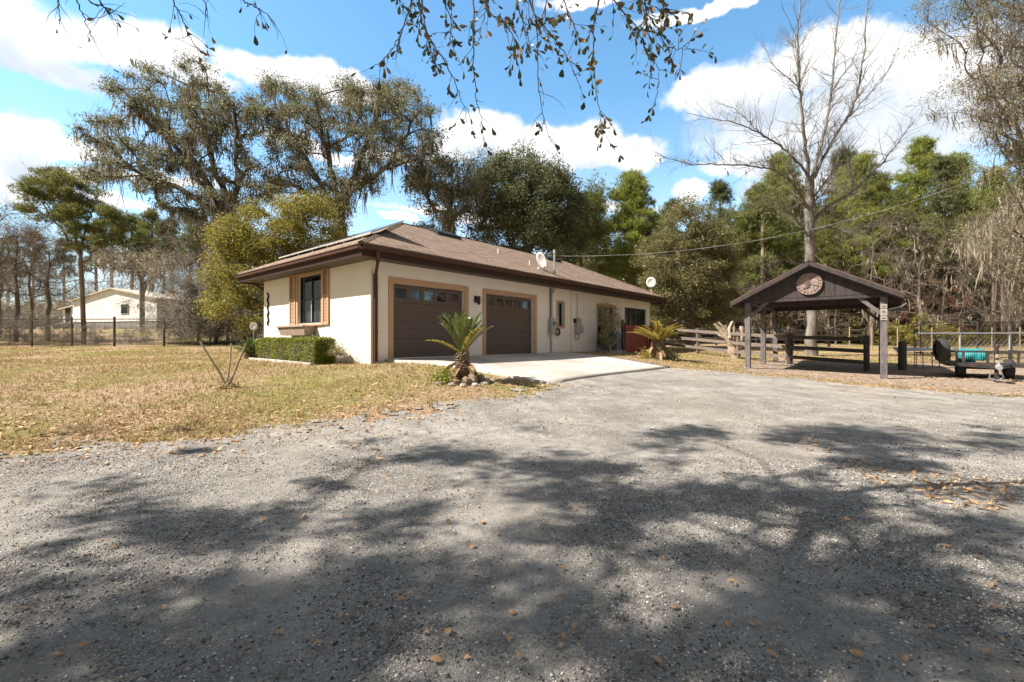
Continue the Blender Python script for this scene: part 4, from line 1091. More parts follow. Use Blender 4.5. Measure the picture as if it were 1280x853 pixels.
# slim timber field posts behind
for i,u in enumerate((1062,1090,1122,1165,1199,1240,1275)):
    Y=29.; x=(u-640)/F*Y; o=MB().tube([(0,0,-.1),(0,0,1.5)],.035,7).build('field_post','wood_pale'); o.location=(x,Y,gz(x,Y)); tag(o,'slim pale timber post of the wire field fence in front of the woods','post','pale field posts')

# ------------------------------------------------------------------ TRAILER
tb=np.array([13.07,13.6]); tbz=gz(*tb)
tr=empty('utility_trailer',(tb[0],tb[1],tbz),R_(-38),'black steel utility trailer with its coupler pointing forward beside the shelter','trailer')
DZ=.42; TW=1.6; TL=2.2
mb=MB(); mb.box(0,TW,-.04,.04,DZ-.06,DZ+.05); mb.box(0,TW,TL-.04,TL+.04,DZ-.06,DZ+.05); mb.box(-.04,.04,.04,TL-.04,DZ-.055,DZ+.045); mb.box(TW-.04,TW+.04,.04,TL-.04,DZ-.055,DZ+.045)
for y in (.6,1.15,1.7): mb.box(.04,TW-.04,y-.03,y+.03,DZ-.05,DZ+.02)
mb.build('frame','black_steel',tr)
mb=MB(); 
for k in range(10): mb.box(.05+.151*k,.05+.151*k+.145,.05,TL-.05,DZ+.02,DZ+.045)
mb.build('deck','wood_dark_and_shaded',tr)
mb=MB(); RZ_=DZ+.38
mb.box(0,TW,-.03,.03,RZ_-.03,RZ_+.03); mb.box(-.03,.03,.03,TL,RZ_-.03,RZ_+.03); mb.box(TW-.03,TW+.03,.03,TL,RZ_-.03,RZ_+.03)
mb.build('side_rail','black_steel',tr)
for x,y in ((0,0),(.3,0),(.8,0),(TW,0),(0,1.1),(TW,1.1),(0,TL),(TW,TL),(.16,0)):
    mb=MB(); mb.box(x-.028,x+.028,y-.026,y+.026,DZ+.05,RZ_-.03); mb.build('upright','black_steel',tr)
mb=MB(); mb.bar((.35,0,DZ-.02),(TW/2-.03,-1.12,DZ-.02),.07,.08); mb.bar((TW-.35,0,DZ-.02),(TW/2+.03,-1.12,DZ-.02),.07,.08); mb.box(TW/2-.05,TW/2+.05,-1.3,-1.0,DZ-.06,DZ+.06)
mb.build('tongue','black_steel',tr)
mb=MB(); mb.tube([(TW/2,-1.52,DZ-.02),(TW/2,-1.42,DZ-.0),(TW/2,-1.28,DZ)],[.06,.075,.06],10); mb.box(TW/2-.02,TW/2+.02,-1.4,-1.25,DZ+.05,DZ+.14); mb.build('coupler','grey_metal',tr)
jx=TW/2+.02
mb=MB(); mb.tube([(jx,-1.0,DZ-.30),(jx,-1.0,DZ+.5)],.045,10); mb.tube([(jx,-1.0,DZ+.5),(jx,-1.0,DZ+.56)],.06,10); mb.tube([(jx,-1.0,DZ+.53),(jx+.16,-1.0,DZ+.53),(jx+.16,-1.0,DZ+.46)],.012,6)
jk=mb.build('jack','black_steel',tr)
mb=MB(); mb.box(jx-.03,jx+.03,-1.05,-1.044,DZ+.10,DZ+.17); mb.box(jx-.03,jx+.03,-1.05,-1.044,DZ+.24,DZ+.33); mb.build('sticker','label_white',jk)
mb=MB(); g=gz(*(tb+[.8,-1]))-tbz
mb.tube([(jx-.04,-1.0,DZ-.36),(jx+.04,-1.0,DZ-.36)],.10,16); mb.build('jack_wheel','rubber',jk)
mb=MB(); mb.tube([(TW/2-.1,-1.2,DZ-.08),(TW/2-.14,-1.15,.12),(TW/2+.02,-1.1,.04),(TW/2+.12,-1.2,.14),(TW/2+.06,-1.25,DZ-.08)],.014,6); mb.build('safety_chain','galv',tr)
def wheel(name,parent,c,axis,R,w,lean=0):
    mb=MB(); n=32
    prof=[(-w/2,R*.60),(-w/2,R*.86),(-w*.42,R*.96),(-w*.25,R),(w*.25,R),(w*.42,R*.96),(w/2,R*.86),(w/2,R*.60)]
    a=np.array(axis,float); a/=np.linalg.norm(a); u=np.cross(a,(0,0,1)); u/=np.linalg.norm(u); v=np.cross(a,u); c=np.array(c,float)
    V=[]
    for k in range(n):
        t=2*math.pi*k/n
        for o,r in prof: V.append(c+a*o+(u*math.cos(t)+v*math.sin(t))*r*(1+.006*(k%2)))
    m=len(prof); Fs=[(k*m+j,k*m+j+1,((k+1)%n)*m+j+1,((k+1)%n)*m+j) for k in range(n) for j in range(m-1)]
    mb.add(V,Fs); ty=mb.build(name,'rubber',parent,True)
    mb=MB(); mb.tube([c-a*w*.3,c+a*w*.3],R*.61,24); mb.tube([c-a*w*.42,c+a*w*.42],R*.2,12)
    for k in range(5):
        t=2*math.pi*k/5; q=c+(u*math.cos(t)+v*math.sin(t))*R*.3; mb.tube([q-a*w*.34,q+a*w*.34],.018,6)
    mb.build('rim','black_steel',ty); return ty
for x in (.30,TW-.30):
    gg=gz(*(tb+np.array([x*.788+.34,-x*.616+.43])))-tbz
    wheel('wheel',tr,(x,.55,gg+.29),(1,0,0),.29,.2)
mb=MB(); mb.tube([(.2,.55,.3),(TW-.2,.55,.3)],.035,8); mb.box(.28,.34,.3,.8,.3,DZ-.05); mb.box(TW-.34,TW-.28,.3,.8,.3,DZ-.05); mb.build('axle','black_steel',tr)
wheel('spare_wheel',tr,(-.17,.05,DZ+.42),(1,.25,.04),.345,.22)
# turquoise rolled tarp on the deck
q=Matrix.Rotation(R_(-38),3,'Z')@Vector((.55,.75,DZ+.045+.2)); tp=empty('rolled_tarp',(tb[0]+q.x,tb[1]+q.y,tbz+q.z),R_(-38),'bright turquoise ribbed bundle lying on the black trailer','tarp')
rg_=np.random.RandomState(8); n=60; mth_=28; V=[]
for k in range(n):
    f=k/(n-1); x=-.33+.66*f; env=(1-abs(2*f-1)**6)**.5*.205+.01; rib=1+.06*math.sin(k*1.55)
    for j in range(mth_):
        a=2*math.pi*j/mth_; r=env*rib*(1+.05*math.sin(3*a+k*.2)); V.append((x,r*math.cos(a)*1.05,r*math.sin(a)*.98))
Fs=[(k*mth_+j,k*mth_+(j+1)%mth_,(k+1)*mth_+(j+1)%mth_,(k+1)*mth_+j) for k in range(n-1) for j in range(mth_)]+[tuple(range(mth_))[::-1],tuple(range((n-1)*mth_,n*mth_))]
MB().add(V,Fs).build('roll','teal',tp,True)
mb=MB()
for x in (-.2,.18): mb.tube([(x,.228*math.cos(a),.218*math.sin(a)) for a in np.linspace(0,2*math.pi,24)],.012,5)
mb.build('strap','teal',tp)
q=Matrix.Rotation(R_(-38),3,'Z')@Vector((1.0,.5,DZ+.075)); pk=MB().bar((-.35,0,0),(.35,.12,0),.16,.045).build('timber_offcut','wood_pale'); pk.location=(tb[0]+q.x,tb[1]+q.y,tbz+q.z); pk.rotation_euler=(0,0,R_(-38)); tag(pk,'short pale timber board lying on the trailer deck','board')
# ------------------------------------------------------------------ wire fence at the far lawn edge
def wire_fence():
    xs=[27.*(u-640)/F for u in (-200,-140,-80,-20,40,90,143,205,262,318,352)]
    pts=[(x,27.) for x in xs]; b=np.array([*pts[0],gz(*pts[0])])
    root=empty('wire_fence',b,0,'dark wire mesh fence with round posts along the back edge of the lawn','fence')
    G=[np.array([*p,gz(*p)])-b for p in pts]; H=1.72
    for i,g in enumerate(G):
        mb=MB(); r=.062 if i in(6,7) else .04; mb.tube([g+[0,0,-.1],g+[0,0,H],g+[0,0,H+.06]],[r,r,r*.4],8); mb.build('post','bark_dark',root)
    mb=MB()
    for a,c in zip(G[:-1],G[1:]): mb.tube([a+[0,0,H-.1],c+[0,0,H-.1]],.03,6)
    mb.build('top_rail','bark_dark',root)
    mb=MB()
    for a,c in zip(G[:-1],G[1:]):
        for k in range(6): mb.bar(a+[0,.0,.08+k*.27],c+[0,0,.08+k*.27],.004,.004)
        for k in range(1,9): 
            f=k/9; p=a+(c-a)*f; mb.bar(p+[0,0,.05],p+[0,0,H-.15],.005,.005)
    mb.build('wire_mesh','black_frame',root)
wire_fence()

# ------------------------------------------------------------------ neighbouring house
nb0=px(222,409,46); gh0=nb0[2]; nx1=nb0[0]; nx0=px(77,409,46)[0]
nh=empty('mobile_home',(nx0-.3,47.5,gh0),R_(-16),'pale beige low house with shallow gable beyond the wire fence','house')
W=nx1-nx0; EH=2.75; AH=3.8; SKI=.55; DL=14
mb=MB(); mb.prism([(0,0,SKI),(W,0,SKI),(W,0,EH),(W*.49,0,AH),(0,0,EH)],(0,DL,0)); mb.build('wall','home_wall',nh)
mb=MB(); mb.box(.05,W-.05,.05,DL-.05,-.4,SKI); mb.build('skirt','home_skirt',nh)
mb=MB()
for a,b in (((-.25,EH-.10),(W*.49,AH+.02)),((W*.49,AH+.02),(W+.25,EH-.10))):
    mb.prism([(a[0],-.25,a[1]),(b[0],-.25,b[1]),(b[0],-.25,b[1]+.13),(a[0],-.25,a[1]+.13)],(0,DL+.5,0))
mb.build('roof','home_roof',nh)
xw=px(165,387,46)[0]-nx0; zw=px(165,387,46)[2]-gh0
for x in (xw+.35,xw+6.): 
    if x>W: continue
    f=MB().box(x-.5,x+.5,-.06,.02,zw-.5,zw+.5).build('window','white_bar',nh)
    MB().box(x-.42,x+.42,-.075,-.062,zw-.42,zw-.02).build('pane','glass',f); MB().box(x-.42,x+.42,-.075,-.062,zw+.03,zw+.42).build('pane','glass',f)
    MB().box(x-.44,x+.44,-.061,-.0605,zw-.44,zw+.44).build('dark_inside','dark_inside',f)
# side extension at the left with porch posts and white car-like clutter left out
mb=MB(); mb.prism([(-4.2,1.5,SKI),(0,1.5,SKI),(0,1.5,EH-.1),(-4.2,1.5,EH-.75)],(0,9,0)); mb.build('annex_wall','home_wall',nh)
mb=MB(); mb.prism([(-4.6,1.2,EH-.78),(0,1.2,EH-.02),(0,1.2,EH+.1),(-4.6,1.2,EH-.66)],(0,9.6,0)); mb.build('annex_roof','home_roof',nh)
for x in (-3.3,-2.0):
    d=MB().box(x-.45,x+.45,1.44,1.52,SKI,SKI+1.75).build('door','home_skirt',nh)
    MB().box(x-.36,x+.36,1.42,1.439,SKI+.2,SKI+1.6).build('door_panel','dark_inside',d)

# ------------------------------------------------------------------ plants near the house
def frond_mesh(rng,L,droop,az,el,nl=36,lw=.17,lth=.032,curl=.0):
    """cycad frond: list of quads (leaflets) and the rachis points"""
    t=np.linspace(0,1,nl); e=el-droop*t**1.4
    dr=np.cos(e)*L/nl; dz=np.sin(e)*L/nl; r=np.cumsum(dr); z=np.cumsum(dz)
    P=np.c_[r*math.cos(az),r*math.sin(az),z]
    tan=np.gradient(P,axis=0); tan/=np.linalg.norm(tan,axis=1)[:,None]
    side=np.cross(tan,[0,0,1.]); side/=np.linalg.norm(side,axis=1)[:,None]+1e-9; up=np.cross(side,tan)
    V=[];n=0
    for s in (-1,1):
        w=lw*np.clip(np.sin(np.pi*(.08+.9*t))**.6,.1,1)[:,None]
        dirv=s*side*.72+tan*.55+up*.42; dirv/=np.linalg.norm(dirv,axis=1)[:,None]
        jit=rng.normal(0,.06,P.shape); dirv=dirv+jit
        A=P; B=P+dirv*w*.55+up*.0; C=P+dirv*w-np.array([0,0,.02]); h=tan*lth*.5
        V.append(np.stack([A-h,A+h,B+h*.9,B-h*.9,C],1))
    V=np.concatenate(V)[5*0:]; 
    return P,V
def cycad(base,label,H,R,nf,seed,mat='palm_leaf',yellow=0,trunk_h=.4,tr=.16,el0=80,el1=25,group=None,name='sago_palm',dead=6):
    rng=np.random.RandomState(seed); root=empty(name,base,0,label,'sago palm',group)
    # trunk with leaf base scales
    mb=MB(); zs=np.linspace(-.1,trunk_h,9); mb.tube([(0.03*math.sin(z*5),0,z) for z in zs],[tr*(1.25-.35*abs(f-.4)) for f in np.linspace(0,1,9)],14)
    for k in range(int(220*trunk_h/.4)):
        a=k*2.4; z=trunk_h*(k/(220*trunk_h/.4)); rr=tr*rng.uniform(.95,1.15)
        c=np.array([rr*math.cos(a),rr*math.sin(a),z]); d=np.array([math.cos(a),math.sin(a),.9])*rng.uniform(.04,.085); mb.bar(c,c+d,.035,.018)
    mb.build('trunk','trunk_palm',root)
    allP={};k5={}
    for mname,cnt in ((mat,nf-yellow),('palm_yellow',yellow),('palm_dead',dead)):
        parts=[]
        for k in range(cnt):
            az=k*2.399+rng.uniform(-.2,.2)+seed
            f=(k+.5)/max(cnt,1)
            el=R_(el0-(el0-el1)*f+rng.uniform(-6,6)); L=R*rng.uniform(.85,1.1)
            droop=R_(8+18*rng.rand())
            z0=trunk_h
            if mname=='palm_dead': el=R_(rng.uniform(-45,0)); droop=R_(40); L=R*rng.uniform(.4,.7); z0=trunk_h*rng.uniform(.5,.95)
            if mname=='palm_yellow': el=R_(rng.uniform(30,58)); droop=R_(32)
            P,V=frond_mesh(rng,L,droop,az,el)
            P=P+[0,0,z0]; V=V+np.array([0,0,z0])
            n=len(V); vv=V.reshape(-1,3); b=np.arange(n)[:,None]*5
            parts.append((vv,b+np.array([[0,1,2,3]]))); parts.append((vv.copy(),b+np.array([[3,2,4]])))
            tv,tf=tube_arr(P[::4],np.linspace(.012,.003,len(P[::4])),5); parts.append((tv,tf))
        if parts:
            V,Fc=join(parts); npmesh({'palm_yellow':'yellow_fronds','palm_dead':'dead_fronds'}.get(mname,'fronds'),V,Fc,mname,root)
    return root
c1=ground_at(578,478); cycad(c1,'green sago palm ringed by stones in front of the garage doors',1.4,.88,44,3,trunk_h=.56,tr=.075,el0=89,el1=56,yellow=2,dead=5)
c2=ground_at(822,449.5)
cycad(c2,'yellowing sago palm beside the right end of the concrete drive',1.5,1.08,36,5,mat='palm_yellow',yellow=8,trunk_h=.62,tr=.15,el0=86,el1=42,dead=7)
c3=ground_at(314,449); cycad(c3,'small dark green sago palm at the left end of the hedge',.6,.62,24,9,trunk_h=.16,tr=.14,el0=75,el1=10,dead=2)
# stones and low weeds round the first palm
rng=np.random.RandomState(11)
def rock(name,loc,s,label,group,mat='stone'):
    mb=MB(); n=0; V=[];m=10;k=6
    for i in range(k+1):
        ph=math.pi*i/k
        for j in range(m):
            th=2*math.pi*j/m; r=1+rng.uniform(-.14,.14); V.append((s[0]*r*math.sin(ph)*math.cos(th),s[1]*r*math.sin(ph)*math.sin(th),s[2]*r*math.cos(ph)))
    Fs=[(i*m+j,(i+1)*m+j,(i+1)*m+(j+1)%m,i*m+(j+1)%m) for i in range(k) for j in range(m)]
    mb.add(V,Fs); o=mb.build(name,mat); o.location=tuple(float(c) for c in loc); o.rotation_euler=(0,0,rng.uniform(0,6)); tag(o,label,'rock',group); return o
for k in range(13):
    a=2*math.pi*k/13; r=.52+rng.uniform(-.05,.05); x=c1[0]+r*math.cos(a); y=c1[1]+r*.8*math.sin(a)
    rock('border_stone',(x,y,gz(x,y)+.02),(.09,.07,.045),'small pale stone in the ring around the sago palm by the garage','stones ringing the sago palm')
for (dx,dy,s) in ((.22,-.12,.16),(.38,.05,.13),(.12,-.22,.13),(-.08,-.28,.10)):
    x,y=c1[0]+dx,c1[1]+dy; rock('lump_rock',(x,y,gz(x,y)+s*.45),(s,s*.8,s*.8),'brown rough rock at the foot of the sago palm by the garage','rocks at the palm foot','trunk_palm')
def weeds(name,base,label,r,n,size,mat,seed,h=.25,cat='plant'):
    rng=np.random.RandomState(seed); P=rng.normal(0,r*.5,(n,3)); P[:,2]=np.abs(rng.normal(0,h*.5,n))+.02
    V,Fc=leaves(rng,P,size,.35,.2); o=npmesh(name,V,Fc,mat); o.location=tuple(float(c) for c in base); tag(o,label,cat); return o
weeds('leafy_weed',c1+[-.33,-.1,0],'pale green weeds at the left foot of the sago palm by the garage',.28,700,.07,'hedge_leaf',4,.22)
weeds('leafy_weed',c2+[.45,-.1,0],'low green plant at the right foot of the yellowing sago palm',.3,600,.09,'palm_leaf',6,.25)
weeds('leafy_weed',c2+[-.45,.1,0],'faded yellow weeds at the left foot of the yellowing sago palm',.28,400,.09,'palm_yellow',7,.3)
# box hedge along the end wall
def hfr(u,out): # end wall frame: u along wall from the corner, out = distance outward
    return H_A+D2*u-D1*out
def hedge():
    rng=np.random.RandomState(21); b=hfr(1.25,.65); bz=gz(*b); root=empty('box_hedge',(*b,bz),house.rotation_euler[2],'clipped low green box hedge under the end wall window','hedge')
    L=4.1;Wd=.62;H=.68;n=30000
    f=rng.randint(0,6,n); P=rng.uniform(0,1,(n,3))
    P[f<2,2]=1; P[f==2,1]=0; P[f==3,1]=1; P[f==4,0]=0; P[f==5,0]=1
    P=np.c_[P[:,0]*Wd-Wd/2,P[:,1]*L,P[:,2]*H]
    bump=.05*np.sin(P[:,1]*5.8)*np.sin(P[:,2]*3+1)
    P[:,0]+=np.sign(P[:,0])*bump; P[:,2]*=1+.04*np.sin(P[:,1]*4.1)
    P+=rng.normal(0,.028,P.shape); sink=rng.uniform(0,.12,n); P[:,0]*=1-sink
    for i in range(n): pass
    P[:,2]+=.0; V,Fc=leaves(rng,P,.045,.6,.2)
    npmesh('foliage',V,Fc,'hedge_leaf',root)
    inner=MB(); inner.box(-Wd/2+.09,Wd/2-.09,.08,L-.08,.05,H-.08); inner.build('inner_twigs','bark_brown',root)
    mb=MB()
    for k in range(26):
        y=.1+k*(L-.2)/25; mb.tube([(rng.uniform(-.1,.1),y,-.05),(rng.uniform(-.25,.25),y+rng.uniform(-.1,.1),H*.7)],.012,5)
    mb.build('stems','bark_brown',root)
hedge()
b=hfr(.95,.45); sh=weeds('round_shrub',(*b,gz(*b)+.22),'small round greyish shrub between the hedge end and the wall corner',.26,1500,.05,'leaf_sparse',9,.3,'shrub')
mb=MB(); 
for k in range(8):
    a=hfr(1.2+k*.55,1.05); bq=hfr(1.2+k*.55+.52,1.05)
    o=MB().bar((*a,gz(*a)+.03),(*bq,gz(*bq)+.03),.09,.07).build('edging_brick','concrete',bevel=.008); tag(o,'pale concrete edging strip along the front of the hedge','edging','edging strips along the hedge')
# round white thing on thin post (garden thermometer)
q=ground_at(317,446); 
th=empty('garden_spinner',(q[0]*1.02,q[1]*1.02,gz(q[0]*1.02,q[1]*1.02)),0,'small white round disc on a thin pole left of the house wall','garden ornament')
MB().tube([(0,0,-.05),(0,0,1.05)],.015,6).build('pole','white_bar',th)
MB().tube([(0,-.01,1.15),(0,.01,1.15)],.15,18).build('disc','dish_white',th)
MB().tube([(.11*math.cos(a),-.015,1.15+.11*math.sin(a)) for a in np.linspace(0,6.28,18)],.01,5).build('ring','wire',th)
# pruned three-stick shrub on the lawn
q=ground_at(284,486); cr=empty('pruned_sapling',q,0,'bare three stick pruned sapling standing alone on the lawn','shrub')
s=q[1]/F
def lp(u,v,dy=0): return ((u-284)*s,dy,(486-v)*s)
for P,r in (([(283,484),(276,466),(266,448),(255,427)],.022),([(284,484),(284,466),(285,448),(284,430)],.017),([(286,484),(291,467),(298,446),(303,430)],.02)):
    MB().tube([lp(*p,dy=.04*i*(1 if P[-1][0]>280 else -1)) for i,p in enumerate(P)],[r*1.3,r,r*.9,r*.75],8).build('stem','bark_pale',cr)
MB().tube([(-.03,0,-.05),(0,0,.05),(.02,0,.09)],[.09,.07,.04],8).build('stump','bark_brown',cr)
weeds('leafy_weed',q+[0,0,0],'dark tuft of weeds round the foot of the pruned sapling',.22,260,.07,'grass',31,.08)
# pruned pale tree by the fence
q=ground_at(918,448); s=q[1]/F
pt=empty('pruned_tree',q,0,'pale cut back tree stump with thick bare stubs in front of the board fence','tree')
def lp(u,v,dy=0): return ((u-918)*s,dy,(449-v)*s)
parts=[]
for P,r in (([(920,452),(917,440),(914,428),(911,418),(907,408)],.17),([(916,436),(909,424),(902,414),(895,406)],.10),([(914,430),(908,424),(901,421),(896,417)],.06),([(912,424),(912,412),(917,403)],.08),([(919,444),(925,434),(929,420),(929,409)],.13),([(915,430),(918,418),(918,407)],.09),([(910,420),(903,408),(899,404)],.055)):
    P=np.array([lp(*p,dy=.05*i) for i,p in enumerate(P)]); tt=np.linspace(0,1,12); s0=np.linspace(0,1,len(P)); P=np.stack([np.interp(tt,s0,P[:,i]) for i in range(3)],1)
    rr=np.linspace(r*1.2,r*.75,12)*(1+.12*np.random.RandomState(int(r*1000)).normal(size=12)); v,f=tube_arr(P,rr,10); parts.append((v,f)); parts.append((v[-10:],np.array([[0,1,2,3],[0,3,4,5],[0,5,6,7],[0,7,8,9]])))
V,Fc=join(parts); npmesh('trunk',V,Fc,'bark_pale',pt,True)

# ------------------------------------------------------------------ TREES
def P3(L,Y,dy=None):
    """px polyline at depth Y (optionally per-point depth offsets)"""
    return [px(u,v,Y+(dy[i] if dy else 0)) for i,(u,v) in enumerate(L)]
def gbase(u,Y,du=0):
    x=(u-640)/F*Y; return np.array([x,Y,gz(x,Y)])
def rs(s): return np.random.RandomState(s)
# dry shrub on the wall
b=np.array([*hw(11.6,.95),0]); b[2]=gz(b[0],b[1]); r_=rs(41)
cl=[b+np.array([D1[0]*a*(.35+.3*h)+r_.normal(0,.15),D1[1]*a*(.35+.3*h)+r_.normal(0,.15),h]) for a,h in zip(r_.uniform(-1.15,1.15,80),r_.uniform(.35,2.25,80))]
make_tree('dry_shrub',b,[b,b+[.02,0,.15],b+[0,.02,.3]],cl,'dry leggy shrub with pale sparse leaves against the garage side wall',cat='shrub',r0=.06,bark='bark_pale',leaf='leaf_sparse',nl=30,ls=.075,ratio=.4,rc=.3,fall=.8,tw=5,twl=.25,twr=.005,seed=41,rt=.007,seg=.3,flat=1,alpha=.3)
# bright yellow green tree behind the left end of the house
b=gbase(335,21.5)
BL=[(395,262,26,14),(375,252,14,8),(330,300,60,38),(290,335,32,30),(385,290,42,30),(350,262,50,12),(410,305,22,22),(335,350,55,40),(280,375,22,22),(385,345,40,40),(300,300,35,25),(325,400,26,30,.5)]
make_tree('yellow_green_tree',b,[b,b+[0,0,1.5],b+[.1,0,3],b+[.1,0,4.5]],blobs(rs(1),BL,21.5,2.2,320),'bright yellow green leafy tree behind the left corner of the house',r0=.22,bark='bark_brown',leaf='leaf_yellow',nl=330,ls=.10,ratio=.45,rc=.78,fall=.75,tw=6,twl=.5,twr=.008,seed=1,rt=.02,seg=.7,alpha=.3)
# the two huge mossy live oaks
Yo=33.
BL=[(312,130,12,25),(318,200,14,45),(305,255,18,20),(130,170,32,30),(165,120,35,30),(190,90,22,14),(160,205,55,30),(215,150,35,45),(200,220,50,22),(240,100,22,28),(258,140,26,35),(290,160,26,42),(275,105,16,18),(240,200,35,30),(300,215,25,30),(120,215,22,10),(260,245,26,20),(240,272,18,16),(215,255,22,12)]
b=gbase(312,Yo)
make_tree('live_oak',b,P3([(312,430),(306,380),(300,335),(296,305),(290,285)],Yo),blobs(rs(2),BL,Yo,5.,215),'huge leaning live oak draped in grey moss, the left one with limbs sweeping left',r0=.45,bark='bark_dark',leaf='leaf_liveoak',nl=250,ls=.14,ratio=.5,rc=1.1,fall=.8,tw=12,twl=1.1,twr=.012,seed=2,limbs=[P3(q,Yo,[0]+[d*(i+1) for i in range(len(q)-1)]) for q,d in (([(290,288),(262,262),(225,235),(190,222),(150,205),(120,200)],.5),([(290,288),(268,245),(240,200),(205,170),(165,135)],-.6),([(292,285),(280,240),(262,190),(250,140),(240,95)],.6),([(292,285),(296,240),(298,190),(290,130)],-.8),([(288,290),(255,275),(225,262),(205,258)],-.7),([(280,262),(245,222),(215,190),(195,140),(185,100)],.8))],rt=.05,seg=1.2,alpha=.5,mossn=1.35,mossL=1.1,mossw=.035,mossmat='moss',start=.7,flat=.5,strands=9,p=.47)
BL=[(340,130,26,28),(345,105,18,10),(380,140,32,34),(425,120,36,22),(470,120,34,20),(505,120,26,20),(525,150,22,26),(440,165,45,32),(395,190,40,32),(350,180,24,30),(360,215,30,22),(410,240,34,24),(490,175,32,30),(540,185,18,22),(455,215,24,20),(425,270,24,16),(330,235,26,18),(470,245,10,14)]
b=gbase(432,Yo+1)
make_tree('live_oak',b,P3([(432,430),(430,370),(428,320),(426,285),(424,262)],Yo+1),blobs(rs(3),BL,Yo+1,5.,240),'huge spreading live oak draped in grey moss, directly behind the roof peak',r0=.42,bark='bark_dark',leaf='leaf_liveoak',nl=250,ls=.14,ratio=.5,rc=1.1,fall=.8,tw=12,twl=1.1,twr=.012,seed=3,limbs=[P3(q,Yo+1,[0]+[d*(i+1) for i in range(len(q)-1)]) for q,d in (([(424,262),(400,230),(380,190),(345,150),(340,110)],.6),([(424,262),(415,215),(405,170),(395,130)],-.8),([(424,262),(440,225),(455,190),(470,150),(475,110)],.6),([(440,240),(480,215),(505,175),(525,140)],-.6),([(424,262),(395,250),(360,225),(335,215)],.8),([(480,215),(515,200),(540,190)],.5))],rt=.045,seg=1.2,alpha=.5,mossn=1.2,mossL=1.1,mossw=.035,mossmat='moss',start=.7,flat=.5,strands=9,p=.47)
BL=[(540,215,26,26),(575,225,30,28),(600,205,22,12),(560,255,26,24),(545,280,20,18),(525,235,14,22),(600,245,22,22)]
b=gbase(570,36)
make_tree('mossy_oak',b,P3([(570,420),(568,340),(564,290),(562,262)],36),blobs(rs(4),BL,36,3.5,150),'smaller grey mossy oak between the spreading live oak and the dark evergreen',r0=.35,bark='bark_grey',leaf='leaf_liveoak',nl=150,ls=.17,rc=1.0,tw=8,twl=.9,twr=.015,seed=4,rt=.04,seg=1.2,mossn=.45,mossL=1.2,mossw=.05,mossmat='moss',flat=.5)
BL=[(655,240,60,42),(625,255,40,38),(690,260,38,42),(655,205,38,16),(620,225,24,16),(690,230,26,14),(650,290,62,34),(700,300,30,30)]
b=gbase(660,37)
make_tree('evergreen_oak',b,P3([(660,410),(660,350),(658,300),(655,260)],37),blobs(rs(5),BL,37,4.5,300),'dense dark rounded evergreen oak rising behind the middle of the roof',r0=.45,bark='bark_dark',leaf='leaf_oakdark',nl=330,ls=.17,rc=1.3,fall=.7,tw=5,twl=1,twr=.02,seed=5,rt=.05,seg=1.2,flat=.7)
# pines
def pine(u,Y,htop,label,seed,mat='needle',wide=3.2,low=.45,n=70,group=None,name='pine_tree',ls=.34,nl=26,r0=.24,lean=0,base=None):
    b=gbase(u,Y) if base is None else np.array(base,float); r=rs(seed)
    top=px(u,htop,Y)[2]; H=top-b[2]; cl=[]
    for k in range(n):
        f=low+(1-low)*r.uniform(0,1)**.85; g=(f-low)/(1-low)
        R=wide*(1-g)**.6*(.45+.55*min(1,g*3+.3))*r.uniform(.25,1)
        a=r.uniform(0,6.28); cl.append(b+[R*math.cos(a)+lean*f,R*math.sin(a),H*f*.97+r.normal(0,.2)])
    return make_tree(name,b,[b,b+[lean*.3,.05,H*.3],b+[lean*.6,0,H*.6],b+[lean,0,H*.95]],cl,label,'pine tree',group,r0=r0,bark='bark_pine',leaf=mat,kind='needle',nl=nl,ls=ls,rc=.95,tw=4,twl=.7,twr=.014,seed=seed,rt=.025,alpha=.05,start=low*.85,seg=1.2,flat=.45)
pine(790,40,214,'tall bright green pine between the evergreen oak and the olive tree',6,'needle_bright',4.3,.30,170,nl=42,ls=.40)
pine(740,47,236,'narrower mid green pine rising just behind the roof right of the evergreen oak',7,'needle',2.9,.35,90,nl=34,ls=.42)
pine(718,52,262,'short dark pine in the gap behind the roof left of the bright pine',8,'needle',2.6,.35,70,nl=30,ls=.42)
BL=[(860,290,40,30),(845,325,45,30),(880,330,42,35),(862,262,22,12),(815,330,16,30),(865,370,55,30),(905,345,22,35),(825,370,24,26),(890,300,25,25),(845,400,30,15),(895,395,30,18)]
b=gbase(862,29)
make_tree('olive_green_tree',b,P3([(862,436),(862,380),(862,320)],29),blobs(rs(9),BL,29,3,260),'dense olive green bushy tree between the house end and the shelter',r0=.3,bark='bark_brown',leaf='leaf_olive',nl=260,ls=.14,ratio=.4,rc=.85,tw=6,twl=.8,twr=.012,seed=9,rt=.03,seg=.9,flat=.6,mossn=0)
# pine on the left lawn edge
Yp=28.5; b=gbase(104,Yp)
BL=[(70,222,24,11),(50,240,30,14),(95,250,32,20),(80,275,30,18),(125,275,28,18),(110,300,30,12),(65,235,36,12),(150,290,14,10),(40,262,14,8)]
make_tree('pine_tree',b,P3([(104,430),(103,380),(101,330),(99,300)],Yp),blobs(rs(10),BL,Yp,1.6,125),'dark green spreading pine in front of the pale low house beyond the wire fence','pine tree',r0=.13,bark='bark_pine',leaf='needle',kind='needle',nl=40,ls=.28,rc=.62,tw=8,twl=.7,twr=.014,seed=10,rt=.022,alpha=.5,limbs=[P3(q,Yp,[0]+[d*(i+1) for i in range(len(q)-1)]) for q,d in (([(101,330),(85,300),(65,270),(45,245),(35,235)],.3),([(100,320),(92,285),(80,250),(70,222)],-.3),([(100,322),(108,290),(112,265),(120,255)],.2),([(100,330),(125,305),(150,290)],-.3))],start=.65,seg=1.,flat=.45)
